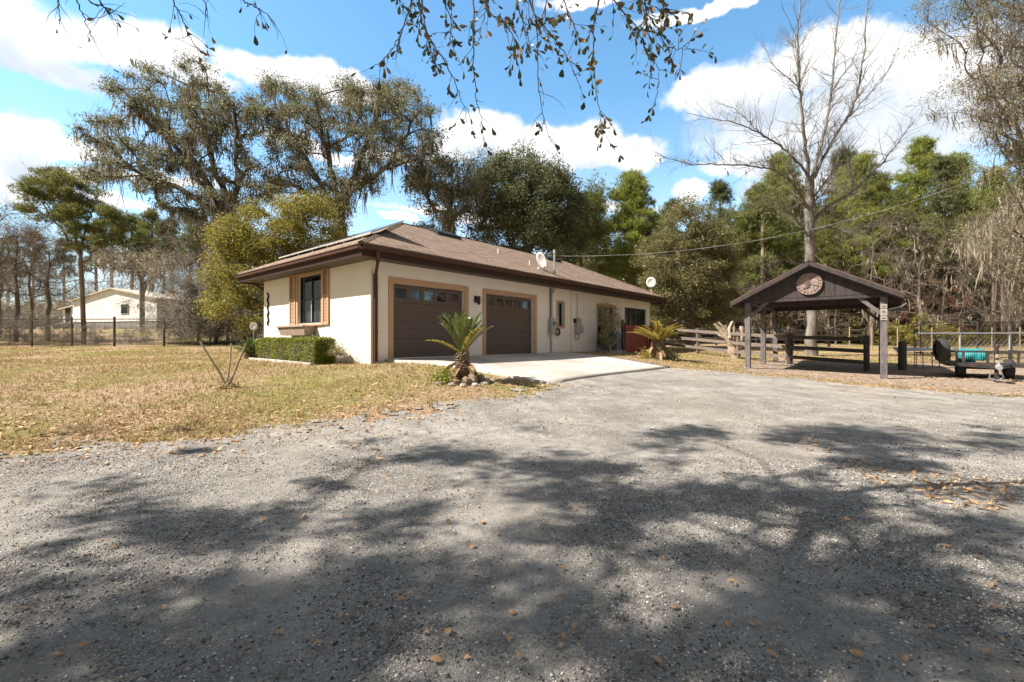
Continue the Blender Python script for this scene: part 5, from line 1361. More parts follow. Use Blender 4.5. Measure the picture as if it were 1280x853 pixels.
# hero bare tree behind the shelter
Yb=24.; b=gbase(1014,Yb)
def bare_hero():
    rng=rs(12); root=empty('bare_tree',b,0,'tall leafless grey barked tree with broken limbs rising behind the open shelter','tree')
    LM=[([(1014,446),(1014,400),(1013,340),(1012,290),(1012,250),(1012,222)],.25,.21,0,0),
     ([(1012,226),(1008,195),(1004,165),(1001,130),(998,100),(997,60),(999,10),(1001,-60)],.16,.03,0,-1.2),
     ([(1002,140),(1000,112),(985,97),(961,77)],.07,.02,-.3,-1.),
     ([(999,105),(1000,75),(995,60),(985,50)],.05,.02,-.4,.5),
     ([(1013,226),(1021,200),(1029,170),(1036,140),(1040,110),(1044,60),(1050,0),(1056,-60)],.15,.035,0,1.2),
     ([(1040,115),(1052,95),(1066,80),(1075,50)],.05,.015,.6,1.8),
     ([(1018,222),(1030,195),(1050,160),(1064,142),(1074,110),(1080,70),(1084,10),(1092,-50)],.14,.03,0,2.),
     ([(1062,146),(1085,120),(1110,90),(1130,40)],.06,.015,1.2,3.),
     ([(1012,222),(1000,205),(985,190),(965,175),(948,165),(925,156),(900,150),(858,141)],.11,.015,0,-2.),
     ([(948,165),(935,150),(920,138),(900,130)],.04,.01,-1.2,-2),
     ([(1012,268),(1004,250),(998,237),(985,222),(968,212),(940,208),(905,206),(870,207),(840,200),(818,190)],.12,.015,0,-2.5),
     ([(1015,250),(1028,232),(1040,215),(1047,198),(1053,180)],.08,.03,0,1),
     ([(1014,276),(1030,263),(1050,250),(1066,240),(1085,222),(1106,200),(1125,176),(1143,150)],.15,.03,0,1.5),
     ([(1066,240),(1066,222),(1061,200),(1062,180)],.06,.02,.6,.2),
     ([(1012,300),(1000,280),(985,262),(965,255),(940,258)],.08,.02,0,-1.5),
     ([(1014,290),(1035,285),(1060,288),(1090,282),(1118,284)],.07,.015,0,-1.),
     ([(1012,262),(1020,250),(1030,240)],.10,.05,0,-.5)]
    parts=[];pts=[]
    for L,ra,rb,d0,d1 in LM:
        n=len(L); P=np.array([px(u,v,Yb+d0+(d1-d0)*i/(n-1)) for i,(u,v) in enumerate(L)])-b
        m=n*4; tt=np.linspace(0,1,m); s0=np.linspace(0,1,n); Q=np.stack([np.interp(tt,s0,P[:,i]) for i in range(3)],1)
        Q[1:-1]=(Q[:-2]+Q[2:]+2*Q[1:-1])/4; Q[1:-1]+=rng.normal(0,.025,(m-2,3)); r=ra+(rb-ra)*tt**.8
        if ra==.25: r=r*(1+.35*np.exp(-tt*14))
        else: r=r*.66
        parts.append(tube_arr(Q,r,12 if ra>.1 else 7))
        if ra<.24:
            for k in range(3,m,1): pts.append((Q[k],r[k],Q[k]-Q[k-1]))
    # random secondary branches, three generations
    def grow(p,d,L,r,g):
        n=6; Q=[p]; dd=d/np.linalg.norm(d)
        for i in range(n-1):
            dd=dd+rng.normal(0,.13,3)+[0,0,.05]; dd/=np.linalg.norm(dd); Q.append(Q[-1]+dd*L/(n-1))
        Q=np.array(Q); rr=np.linspace(r,r*.3,n); parts.append(tube_arr(Q,rr,5 if g==0 else 3))
        if g<2:
            for k in range(rng.randint(3,7)):
                i=rng.randint(1,n-1); e=Q[i+1]-Q[i]; e=e/np.linalg.norm(e)+rng.normal(0,.6,3); grow(Q[i],e,L*rng.uniform(.35,.6),rr[i]*.6,g+1)
        return
    for q,r,t in pts:
        for _ in range(2):
            d=t/np.linalg.norm(t)+rng.normal(0,.75,3)+[0,0,.25]; grow(q,d,rng.uniform(.5,2.2),min(r*.4,.018),0)
    V,Fc=join(parts); npmesh('trunk',V,Fc,'bark_bare',root,True)
    S=np.array([q for q,r,t in pts]); S=S[S[:,2]<px(0,190,Yb)[2]-b[2]]; S=S[rng.randint(0,len(S),60)]+rng.normal(0,.15,(60,3))
    V,Fc=moss(rng,S,.4*rng.uniform(.4,1.3,60),.03,4,.1); npmesh('hanging_moss',V,Fc,'moss_pale',root)
bare_hero()
# generic bare / scrub trees
def bare(name,b,H,label,seed,bark='bark_grey',spread=1.6,n=60,r0=.12,low=.35,group=None,mossn=0,leaf=None,nl=0,tw=16,twl=.9,cat='tree',ls=.09,mossmat='moss',mossL=1.):
    r=rs(seed); b=np.array(b,float)
    cl=[b+[r.normal(0,spread),r.normal(0,spread),H*(low+(1.-low)*r.uniform(0,1))] for _ in range(n)]
    return make_tree(name,b,[b,b+[.05,0,H*.25],b+[-.05,.05,H*.5],b+[.05,0,H*.8]],cl,label,cat,group,r0=r0,bark=bark,leaf=leaf,nl=nl,ls=ls,rc=.6,tw=tw,twl=twl,twr=.007,seed=seed,rt=.009,alpha=.25,start=.3,seg=.8,wob=.16,mossn=mossn,mossL=mossL,mossmat=mossmat,mossw=.04)
G1='leafless thin trees between the wire fence and the pale low house'
p0=bare('thin_bare_tree',gbase(60,31),7.5,'leafless thin grey brown tree in the row beyond the wire fence',51,'bark_brown',1.3,60,group=G1,leaf='brush',nl=14)
p1=bare('thin_bare_tree',gbase(20,30),8.5,'leafless thin grey brown tree in the row beyond the wire fence',52,'bark_brown',1.5,80,group=G1,leaf='brush',nl=22)
r=rs(77)
for u,Y,s in ((-15,29,1.1),(38,34,.95),(0,36,1.2),(-60,30,1.1),(-110,33,1.2),(248,33,.85),(270,30,1.0),(285,33,1.05)):
    copy_thing(p0 if r.rand()<.5 else p1,gbase(u,Y),r.uniform(0,6.28),s*.95)
# grey brush thickets at right end of wire fence
G2='grey brush clumps at the house end of the wire fence'
q0=bare('brush_thicket',gbase(248,29),4.2,'tangled grey leafless brush at the right end of the wire fence',55,'bark_grey',1.3,120,r0=.06,low=.1,group=G2,leaf='brush',nl=30,tw=22,twl=.7,cat='brush')
for u,Y,s in ((262,30,1.05),(290,29,.9),(305,31,1.1),(272,33,1.3),(330,33,1.2)):
    copy_thing(q0,gbase(u,Y),r.uniform(0,6.28),s)
for u,Y,s in ((12,28.2,.32),(30,28.3,.28),(60,28,.35),(118,28.2,.22),(88,28.4,.25),(160,28.2,.2),(180,28.4,.18),(228,28,.4),(-30,28,.4)):
    copy_thing(q0,gbase(u,Y),r.uniform(0,6.28),(s*1.3,s,s*1.3),label='low dark tangle of scrub at the base of the wire fence',group='scrub at the wire fence base')
# far pines at the left, thin with high tops
G3='tall slender pines far behind the pale low house'
fp=pine(165,62,262,'slender far pine behind the pale low house',61,'needle',2.6,.5,60,group=G3,nl=22,ls=.5,r0=.2)
fp2=pine(215,66,270,'slender far pine behind the pale low house',62,'needle_dark',2.6,.55,55,group=G3,nl=22,ls=.5,r0=.2)
for u,Y,s in ((140,58,.95),(190,60,1.0),(238,64,1.05),(250,58,.9),(275,66,1.1),(178,72,1.1),(205,58,.85),(120,66,.95),(295,70,1.1),(10,64,.85),(42,70,.95),(-40,66,1),(-90,70,1.1),(80,75,.95)):
    copy_thing(fp if r.rand()<.5 else fp2,gbase(u,Y),r.uniform(0,6.28),s)
# reddish brown mossy low oak between
BL=[(140,325,26,18),(175,335,30,16),(205,325,24,18)]
b=gbase(178,39)
make_tree('mossy_oak',b,P3([(178,418),(178,380),(176,350)],39),blobs(rs(63),BL,39,3,45),'brownish mossy oak overhanging the pale low house roof',r0=.2,bark='bark_grey',leaf='leaf_dry',nl=45,ls=.17,rc=.9,tw=12,twl=1.,twr=.013,seed=63,rt=.03,mossn=.5,mossL=1.3,mossw=.05,mossmat='moss')
# woods on the right: pines with trunks
G4='pines in the woods behind the shelter and the bare tree'
w1=pine(945,42,236,'green pine in the woods behind the open shelter',71,'needle',3.6,.28,120,group=G4,nl=40,ls=.40,r0=.26)
w2=pine(1060,45,205,'green pine in the woods behind the open shelter',72,'needle_bright',3.4,.32,110,group=G4,nl=34,ls=.40,r0=.26)
w3=pine(1100,50,215,'green pine in the woods behind the open shelter',73,'needle_dark',3.6,.25,110,group=G4,nl=36,ls=.44,r0=.28)
LBL='green pine in the woods behind the open shelter'
for u,Y,s,w in ((975,46,1.0,2),(1005,52,1.15,1),(1035,42,.85,1),(1080,40,.85,2),(1120,43,.95,1),(1150,48,1.05,2),(1180,42,.9,3),(1210,47,1.0,1),(1245,44,.95,2),(1275,50,1.1,3),(1310,45,1,1),(1350,48,1.1,2),(900,48,.85,3),(925,54,1.0,1),(1055,56,1.2,3),(1135,58,1.2,1),(1195,58,1.15,2),(985,60,1.2,3),(840,56,.85,3),(870,60,.95,1),(1400,50,1.1,1),(1450,52,1.1,3),(1500,50,1.1,2)):
    copy_thing((w1,w2,w3)[w-1],gbase(u,Y),r.uniform(0,6.28),s*r.uniform(.98,1.2))
# pale bare trunks, mossy scrub in the right woods
G5='leafless mossy trees in the woods at the right'
LB5='leafless pale mossy tree among the pines in the right hand woods'.replace('right hand ','')
m1=bare('bare_woodland_tree',gbase(1090,36),10,LB5,81,'bark_brown',2.6,80,r0=.17,low=.25,group=G5,mossn=.12,tw=12,twl=1.1,mossmat='moss',mossL=.9)
m2=bare('bare_woodland_tree',gbase(1150,34),8.5,LB5,82,'bark_brown',2.6,80,r0=.15,low=.2,group=G5,mossn=.25,tw=12,twl=1.1,mossmat='moss_pale',mossL=1.0,leaf='leaf_dry',nl=8)
for u,Y,s,w in ((965,34,.55,2),(985,38,.7,1),(1045,37,.6,2),(1180,36,.8,2),(1262,35,.7,1),(1290,34,.9,1),(1340,33,1,2),(905,40,.6,1),(1000,41,.7,2)):
    copy_thing((m1,m2)[w-1],gbase(u,Y),r.uniform(0,6.28),s)
# brown evergreen scrub masses between trunks
b=gbase(1100,39)
G6='yellow green understorey bushes at the edge of the woods'
def bush(name,b,R,H,label,seed,leaf,group=None,n=45,nl=110,ls=.13,cat='bush'):
    r=rs(seed); cl=[b+[R*q*math.cos(a),R*q*math.sin(a),H*(.12+.85*f*(1-.5*q))] for q,a,f in zip(r.uniform(0,1,n)**.5,r.uniform(0,6.28,n),r.uniform(0,1,n))]
    return make_tree(name,b,[b,b+[0,0,.2],b+[0,0,.4]],cl,label,cat,group,r0=.06,bark='bark_brown',leaf=leaf,nl=nl,ls=ls,rc=.45,tw=5,twl=.5,twr=.008,seed=seed,rt=.012,seg=.5,alpha=.2)
g1=bush('understorey_bush',gbase(1145,31),2.2,2.4,'yellow green bush at the edge of the woods',91,'leaf_yellow',G6)
for u,Y,s in ((1120,36,.7),(1185,36,.9),(1235,37,.8),(1082,38,.8),(1300,36,.9)):
    copy_thing(g1,gbase(u,Y),r.uniform(0,6.28),(s*1.1,s*1.1,s*r.uniform(.6,1)))
G7='mid height olive evergreens under the pines of the woods'
e1=bush('understorey_tree',gbase(1045,40),3.2,7.5,'mid height olive evergreen between the pines of the woods',94,'leaf_olive',G7,90,170,.2,'tree')
e2=bush('understorey_tree',gbase(935,40),3.0,6.5,'mid height olive evergreen between the pines of the woods',95,'needle',G7,80,150,.2,'tree')
for u,Y,s,w in ((965,43,1,1),(1000,46,1.1,2),(1075,44,1.1,2),(1110,42,1,1),(1150,44,1.1,2),(1185,42,1.05,1),(1220,45,1.1,2),(1255,42,1,1),(1290,45,1.1,2),(900,46,1,1),(1330,43,1,2),(870,48,1,2),(1030,50,1.5,1),(1130,52,1.6,2),(1205,52,1.5,1)):
    copy_thing((e1,e2)[w-1],gbase(u,Y),r.uniform(0,6.28),s)
g2=bush('russet_bush',gbase(1160,38),2.6,7.4,'rust red leaved sapling deep in the woods',92,'leaf_rust',None,60,55,.14,'sapling')
g3=bush('brown_thicket',gbase(1070,42),3.6,4.5,'brown thicket between the tree trunks of the woods',93,'brush','brown thickets between the trunks',90,110,.2,'thicket')
for u,Y,s in ((930,42,1),(975,44,1),(1020,43,1),(1110,45,1.1),(1150,42,1),(1190,44,1.1),(1230,42,1.1),(1275,44,1.2),(1320,42,1.2),(890,44,1),(850,46,.9),(800,48,.9),(760,50,.9),(1370,44,1.2)):
    copy_thing(g3,gbase(u,Y),r.uniform(0,6.28),(s,s,s*r.uniform(.8,1.4)))
# far woods as one mass
def far_woods():
    rng=rs(100); parts=[]; 
    def band(u0,u1,Y0,Y1,h0,h1,n,ls):
        u=rng.uniform(u0,u1,n); Y=rng.uniform(Y0,Y1,n); x=(u-640)/F*Y
        top=h0+(h1-h0)*fbm(x,Y,.14,5); z=gza(x,Y)+top*rng.uniform(0,1,n)**.8
        P=np.c_[x,Y,z]; V,Fc=leaves(rng,P,ls,.55,.3); return V,Fc
    parts.append(band(860,2100,62,74,12,22,60000,.75))
    parts.append(band(560,900,62,74,8,15,22000,.75))
    parts.append(band(-900,260,76,92,3,8,22000,.8))
    V,Fc=join(parts); o=npmesh('far_woods',V,Fc,'leaf_olive'); tag(o,'distant brown green mass of woods closing the view behind the single trees','woods',kind='stuff')
    # brush mass in front of them on the left
    parts=[]; n=24000; u=rng.uniform(-600,330,n); Y=rng.uniform(50,60,n); x=(u-640)/F*Y
    P=np.c_[x,Y,gza(x,Y)+(2.5+7.0*fbm(x,Y,.2,9))*rng.uniform(0,1,n)]; D=rdir(rng,n)*1.3; D[:,2]=np.abs(D[:,2])*1.3
    parts.append(twigs(rng,P,D,.02)); V,Fc=join(parts)
    o=npmesh('distant_brush',V,Fc,'brush'); tag(o,'grey brown leafless brush far behind the pale low house','brush',kind='stuff')
    parts=[]; n=9000; u=rng.uniform(840,1700,n); Y=rng.uniform(46,62,n); x=(u-640)/F*Y
    P=np.c_[x,Y,gza(x,Y)+4.*rng.uniform(0,1,n)**1.5]; D=rdir(rng,n)*1.3; D[:,2]=np.abs(D[:,2])*1.5
    parts.append(twigs(rng,P,D,.02)); V,Fc=join(parts)
    o=npmesh('woodland_undergrowth',V,Fc,'bark_brown'); tag(o,'tangled grey undergrowth between the trunks of the woods behind the pasture','undergrowth',kind='stuff')
far_woods()
# slim trunks visible under the pine crowns
tkm=MB().tube([(0,0,-.3),(.05,0,3),(0,.05,7),(.08,0,12)],[.2,.17,.14,.08],8)
tk=empty('slim_pine',gbase(820,45),0,'slim pale straight trunk in the woods','tree','slim straight trunks in the woods')
tkm.build('trunk','bark_pine',tk,True)
cc=[]
rr=rs(5); P=np.c_[rr.normal(0,1.0,40),rr.normal(0,1.0,40),rr.uniform(8.5,12.5,40)]; P=np.repeat(P,18,0)+rr.normal(0,.35,(720,3)); V,Fc=needles(rr,P,.4,8,.02); npmesh('crown',V,Fc,'needle',tk)
for u in list(range(700,830,14))+list(range(930,1330,13)):
    Y=rr.uniform(38,56); copy_thing(tk,gbase(u+rr.uniform(-6,6),Y),rr.uniform(0,6),(rr.uniform(.7,1.4),rr.uniform(.7,1.4),rr.uniform(.75,1.1)))
# right mossy tree reaching into the frame from the right
Yr=15.5; b=np.array([21.5,17.,0]); b[2]=gz(b[0],b[1])
BL=[(1250,80,40,90,1.6),(1215,30,55,40),(1265,60,40,60),(1180,15,35,20),(1160,60,28,22,.5),(1255,150,40,40),(1190,110,45,30,.5),(1150,140,30,25,.35),(1265,220,30,40),(1235,280,45,30),(1270,330,25,25),(1205,215,25,20,.4),(1300,120,40,120),(1340,250,60,100),(1340,20,60,60),(1240,-60,120,50),(1225,175,30,20,.4)]
make_tree('mossy_tree',b,[b,b+[0,-.2,3],b+[-.3,-.4,6],b+[-.8,-.6,9],b+[-1,-.8,12]],blobs(rs(110),BL,Yr,2.6,330),'moss draped tree reaching in from the right edge above the trailer',r0=.3,bark='bark_brown',leaf='leaf_sparse',nl=95,ls=.06,ratio=.5,rc=.6,tw=16,twl=.7,twr=.005,seed=110,rt=.008,alpha=.45,start=.25,seg=.7,wob=.14,mossn=.40,mossL=.55,mossmat='moss_dark',mossw=.014,strands=20,sag=-.05)
# curtain of moss brush at the right edge lower
BL=[(1245,300,35,35),(1270,350,25,25),(1215,290,14,20,.5),(1275,270,25,40),(1300,340,40,50)]
b=gbase(1330,21)
make_tree('mossy_tree',b,[b,b+[-.1,0,2],b+[-.3,0,4],b+[-.5,0,6]],blobs(rs(111),BL,20,2,110),'low drooping tree hung with pale moss curtains behind the trailer at the edge',r0=.18,bark='bark_brown',leaf='leaf_sparse',nl=18,ls=.08,rc=.6,tw=12,twl=.7,twr=.006,seed=111,rt=.009,mossn=.9,mossL=1.15,mossmat='moss_pale',mossw=.024,strands=12,alpha=.3)

# ------------------------------------------------------------------ the shade tree above and behind the camera
def shade_tree():
    rng=rs(200)
    SB=[ # shadow blobs on the ground in photo px (u,v,ru,rv,weight)
     (570,574,60,9,1),(714,587,70,16,1),(846,544,50,8,.9),(1063,547,95,13,1),(1122,574,80,15,1),(806,626,110,18,1),(984,640,110,20,1),(721,672,90,14,1),(477,725,60,14,1),(635,732,110,11,.9),
     (1063,712,120,28,1),(1096,790,150,45,1),(964,790,50,38,.9),(754,784,50,12,.7),(1214,672,50,22,.8),(866,843,40,14,.7),(570,843,60,12,.7),(1247,554,40,7,.8),
     (191,655,90,12,.9),(246,677,90,12,.9),(492,650,60,7,.8),(55,748,55,38,1),(219,759,150,32,1),(383,770,120,36,1),(164,819,160,28,1),(492,715,80,14,.9),(437,759,80,22,1),
     (300,850,150,20,1),(1230,800,60,50,1),(20,830,60,30,1),(900,700,60,14,.8),(1200,740,60,20,.9),(650,625,40,7,.7),(400,840,120,20,1)]
    cl=[]
    for u,v,ru,rv,w in SB:
        Yg=ground_at(u,min(v,1000))[1]; w=w*(.55 if v>735 else 1)
        for _ in range(int(math.ceil(3.14*(ru*Yg/F+.1)*(rv*Yg*Yg/F/1.3+.12)*14*w))):
            a=rng.uniform(0,6.28); q=rng.uniform(0,1)**.5
            g=ground_at(u+ru*q*math.cos(a),min(v+rv*q*math.sin(a),1000)); h=rng.uniform(6.2,9.5)
            if rng.rand()<.3: h=rng.uniform(9,12)
            p=g-SUN_TR*(h/-SUN_TR[2])
            zmin=CZ+.80*max(p[1],0)+.4
            if p[1]>1.0 and abs(p[0])<p[1]*1.2 and p[2]<zmin+.6: 
                h=h+4; p=g-SUN_TR*(h/-SUN_TR[2])
            cl.append(p)
    for _ in range(75):
        g=ground_at(rng.uniform(60,1280),rng.uniform(535,850)); h=rng.uniform(6.5,9.5); p=g-SUN_TR*(h/-SUN_TR[2])
        if p[2]>CZ+.80*max(p[1],0)+1.: cl.append(p)
    # extra crown around the trunk, behind the camera
    for _ in range(70): cl.append(np.array([rng.uniform(-14,0),rng.uniform(-8,-1),rng.uniform(6,12)]))
    b=np.array([-7.5,-4.0,0]); b[2]=gz(b[0],b[1])
    root=make_tree('water_oak',b,[b,b+[.1,.2,1.5],b+[.2,.4,3],b+[.3,.7,4.6],b+[.3,1.0,6.2]],np.array(cl),'overhanging oak whose twigs with small dark leaves hang into the top of the view',r0=.26,p=.42,bark='bark_grey',leaf='leaf_hang',nl=44,ls=.12,ratio=.5,rc=.34,fall=.6,bl=2.,tw=9,twl=.5,twr=.004,seed=200,rt=.007,alpha=.3,start=.4,seg=.8,wob=.12,flat=.6)
    # hanging twigs seen against the sky
    Y=3.1
    TW=[([(520,-60),(526,0),(532,32),(537,64),(547,86)],1.,.0),([(588,-60),(592,0),(593,54),(591,83),(595,118),(601,147),(605,184)],.75,.1),([(662,-70),(665,0),(672,45),(672,109),(680,150),(689,179)],.55,.0),
     ([(755,-60),(749,0),(742,32),(741,70),(745,112),(750,140),(753,160)],1.9,.1),([(755,-60),(765,0),(782,18),(797,35),(808,66),(824,84),(822,116)],1.1,.2),([(800,-30),(809,19),(821,32),(832,58),(846,62),(862,62)],1.2,.15),
     ([(522,-30),(512,13),(502,42),(489,64),(476,79)],.7,-.1),([(590,-30),(611,16),(630,30),(643,48),(654,70)],1.,-.2),([(528,30),(545,62),(560,83),(570,105),(578,128),(583,142)],.8,.1),([(650,-40),(668,20),(690,45),(712,75),(718,95)],1.,.2),
     ([(640,-40),(645,0),(655,30),(664,62)],1.3,-.1),([(700,-50),(705,5),(716,30),(724,52)],1.4,.15),([(770,-60),(800,0),(812,15),(806,36)],1.6,-.1),([(560,-40),(556,5),(566,30),(562,48)],1.3,.2),([(480,-40),(500,0),(505,6)],.5,0),
     ([(500,-60),(520,-6),(528,14),(526,26)],1.2,.3),([(600,-60),(612,-5),(606,20),(600,40)],1.3,.25),([(820,-60),(818,-5),(829,8),(840,18)],1.6,.05),([(690,-60),(684,0),(676,24),(682,44)],1.3,.35),
     ([(205,-60),(215,0),(226,18),(235,40),(243,58),(253,66)],.22,.2),([(280,-60),(300,0),(318,8),(330,15),(345,33)],.35,0),([(85,-60),(95,0),(108,28),(121,56)],.1,0),([(65,-60),(72,0),(75,30)],.1,0),([(120,-60),(122,0),(135,14),(146,30)],.1,.1),([(100,-30),(112,5),(130,8),(142,12)],.1,.1),([(240,-60),(250,-10),(258,10),(258,22)],.15,0)]
    parts=[];lv=[];ld=[];tops=[]
    for L,den,dy in TW:
        P=np.array([px(u,v,Y+dy+.02*i) for i,(u,v) in enumerate(L)])-b; n=len(L); m=n*5; den=den*.72; tt=np.linspace(0,1,m); s0=np.linspace(0,1,n)
        Q=np.stack([np.interp(tt,s0,P[:,i]) for i in range(3)],1); 
        for _ in range(2): Q[1:-1]=(Q[:-2]+Q[2:]+2*Q[1:-1])/4
        Q+=rng.normal(0,.004,Q.shape); parts.append(tube_arr(Q,np.linspace(.0062,.0016,m),5)); tops.append(Q[0])
        for i in range(1,m):
            t=Q[i]-Q[i-1]; t/=np.linalg.norm(t)+1e-9
            if rng.rand()<.42:
                d=t*.8+rng.normal(0,.55,3); d/=np.linalg.norm(d); Ls=rng.uniform(.05,.24); k=5
                S=[Q[i]]; dd=d
                for _ in range(k-1): dd=dd+rng.normal(0,.15,3)+[0,0,-.06]; dd/=np.linalg.norm(dd); S.append(S[-1]+dd*Ls/(k-1))
                S=np.array(S); parts.append(tube_arr(S,np.linspace(.0026,.0009,k),4))
                for j in range(1,k):
                    for _ in range(rng.poisson(1.25*den+(.9*den if j==k-1 else 0))): lv.append(S[j]); ld.append(dd+rng.normal(0,.55,3)+[0,0,-.35])
            if rng.rand()<.35*den: lv.append(Q[i]); ld.append(t+rng.normal(0,.7,3)+[0,0,-.3])
    # carrying limbs above the frame, joining to the oak's trunk
    tops=np.array(tops); o1=np.array([.2,.9,5.6])
    for x0,x1 in ((tops[:,0].min(),tops[:,0].mean()),(tops[:,0].mean(),tops[:,0].max()+.2)):
        sel=tops[(tops[:,0]>=x0-.1)&(tops[:,0]<=x1+.1)]
        if not len(sel): continue
    lim=[np.array([.3,1.0,6.2]),np.array([2.2,3.5,5.8]),np.array([4.4,5.9,5.2]),np.array([6.0,7.1,4.75]),np.array([7.6,7.3,4.6]),np.array([8.8,7.4,4.55])]
    tt=np.linspace(0,1,30); s0=np.linspace(0,1,6); LQ=np.stack([np.interp(tt,s0,np.array(lim)[:,i]) for i in range(3)],1)
    for _ in range(3): LQ[1:-1]=(LQ[:-2]+LQ[2:]+2*LQ[1:-1])/4
    parts.append(tube_arr(LQ,np.linspace(.09,.02,30),8))
    for q in tops:
        j=int(np.argmin(np.linalg.norm(LQ-q,axis=1))); j=max(j-1,0); a=LQ[j]; mid=(a+q)/2+[0,0,.12]
        tq=np.linspace(0,1,9)[:,None]; S=(1-tq)**2*a+2*tq*(1-tq)*mid+tq**2*q; parts.append(tube_arr(S,np.linspace(.012,.0062,9),5))
    V,Fc=join(parts); npmesh('hanging_twigs',V,Fc,'bark_dark',root,True)
    # real obovate leaves
    lv=np.array(lv); ld=np.array(ld); ld/=np.linalg.norm(ld,axis=1)[:,None]; n=len(lv)
    s=np.cross(ld,rdir(rng,n)); s/=np.linalg.norm(s,axis=1)[:,None]; nn=np.cross(s,ld)
    L=rng.uniform(.036,.066,n)[:,None]*1.0; Wd=L*rng.uniform(.18,.26,n)[:,None]
    st=lv+ld*L*.12
    K=[(0,0,0),(.35,.55,.1),(.72,1.,.05),(.92,.7,-.05),(1,0,-.12),(.92,-.7,-.05),(.72,-1.,.05),(.35,-.55,.1)]
    V=np.stack([st+ld*L*a+s*Wd*bq+nn*L*c for a,bq,c in K],1).reshape(-1,3); bidx=np.arange(n)[:,None]*8
    Fq=np.concatenate([bidx+np.array([[0,1,7,0]])[:,:3].repeat(1,0)]) if False else None
    Ft=bidx+np.array([[0,1,7]]); F4=np.concatenate([bidx+np.array([[1,2,6,7]]),bidx+np.array([[2,3,5,6]])]); Ft2=bidx+np.array([[3,4,5]])
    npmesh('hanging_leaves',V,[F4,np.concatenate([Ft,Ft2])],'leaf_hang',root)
    # limb leaves above the frame
shade_tree()

# ------------------------------------------------------------------ ground cover
def stones():
    rng=rs(300); out=[]
    def batch(n,y0,y1,s0,s1,pw_=1.0,seed=0):
        Y=y0+(y1-y0)*rng.uniform(0,1,n)**pw_; X=rng.uniform(-1.22,1.22,n)*Y
        k=inpoly(X,Y,gravel_poly); 
        k&=rng.rand(n)<np.clip(.12+2.4*(fbm(X,Y,1.3,21)-.33),.08,1)
        X,Y=X[k],Y[k]; n=len(X); s=s0+(s1-s0)*rng.uniform(0,1,n)**2.6
        return X,Y,s
    bs=[batch(145000,1.55,4.8,.0028,.0085,.85),batch(3600,1.6,7,.007,.014),batch(34000,4.2,9,.005,.012,.9)]
    X=np.concatenate([q[0] for q in bs]);Y=np.concatenate([q[1] for q in bs]);s=np.concatenate([q[2] for q in bs]); n=len(X)
    base=np.array([[1,0,0],[0,1,0],[-1,0,0],[0,-1,0],[0,0,1],[0,0,-1.]]); 
    # irregular, eight-faced with jitter and random rotation
    B=base[None]+rng.normal(0,.24,(n,6,3)); B*=rng.uniform(.6,1.25,(n,1,3))*[1,1,.7]
    a=rng.uniform(0,6.28,n); c,sn=np.cos(a)[:,None],np.sin(a)[:,None]
    x=B[:,:,0]*c-B[:,:,1]*sn; y=B[:,:,0]*sn+B[:,:,1]*c; B[:,:,0]=x;B[:,:,1]=y
    V=B*s[:,None,None]+np.c_[X,Y,gza(X,Y)+.018+s*.25][:,None]
    T=np.array([[0,1,4],[1,2,4],[2,3,4],[3,0,4],[1,0,5],[2,1,5],[3,2,5],[0,3,5]])
    Fc=(np.arange(n)[:,None,None]*6+T[None]).reshape(-1,3)
    o=npmesh('loose_gravel',V.reshape(-1,3),Fc,'gravel_stone'); tag(o,'loose grey crushed stones covering the drive','gravel',kind='stuff')
stones()
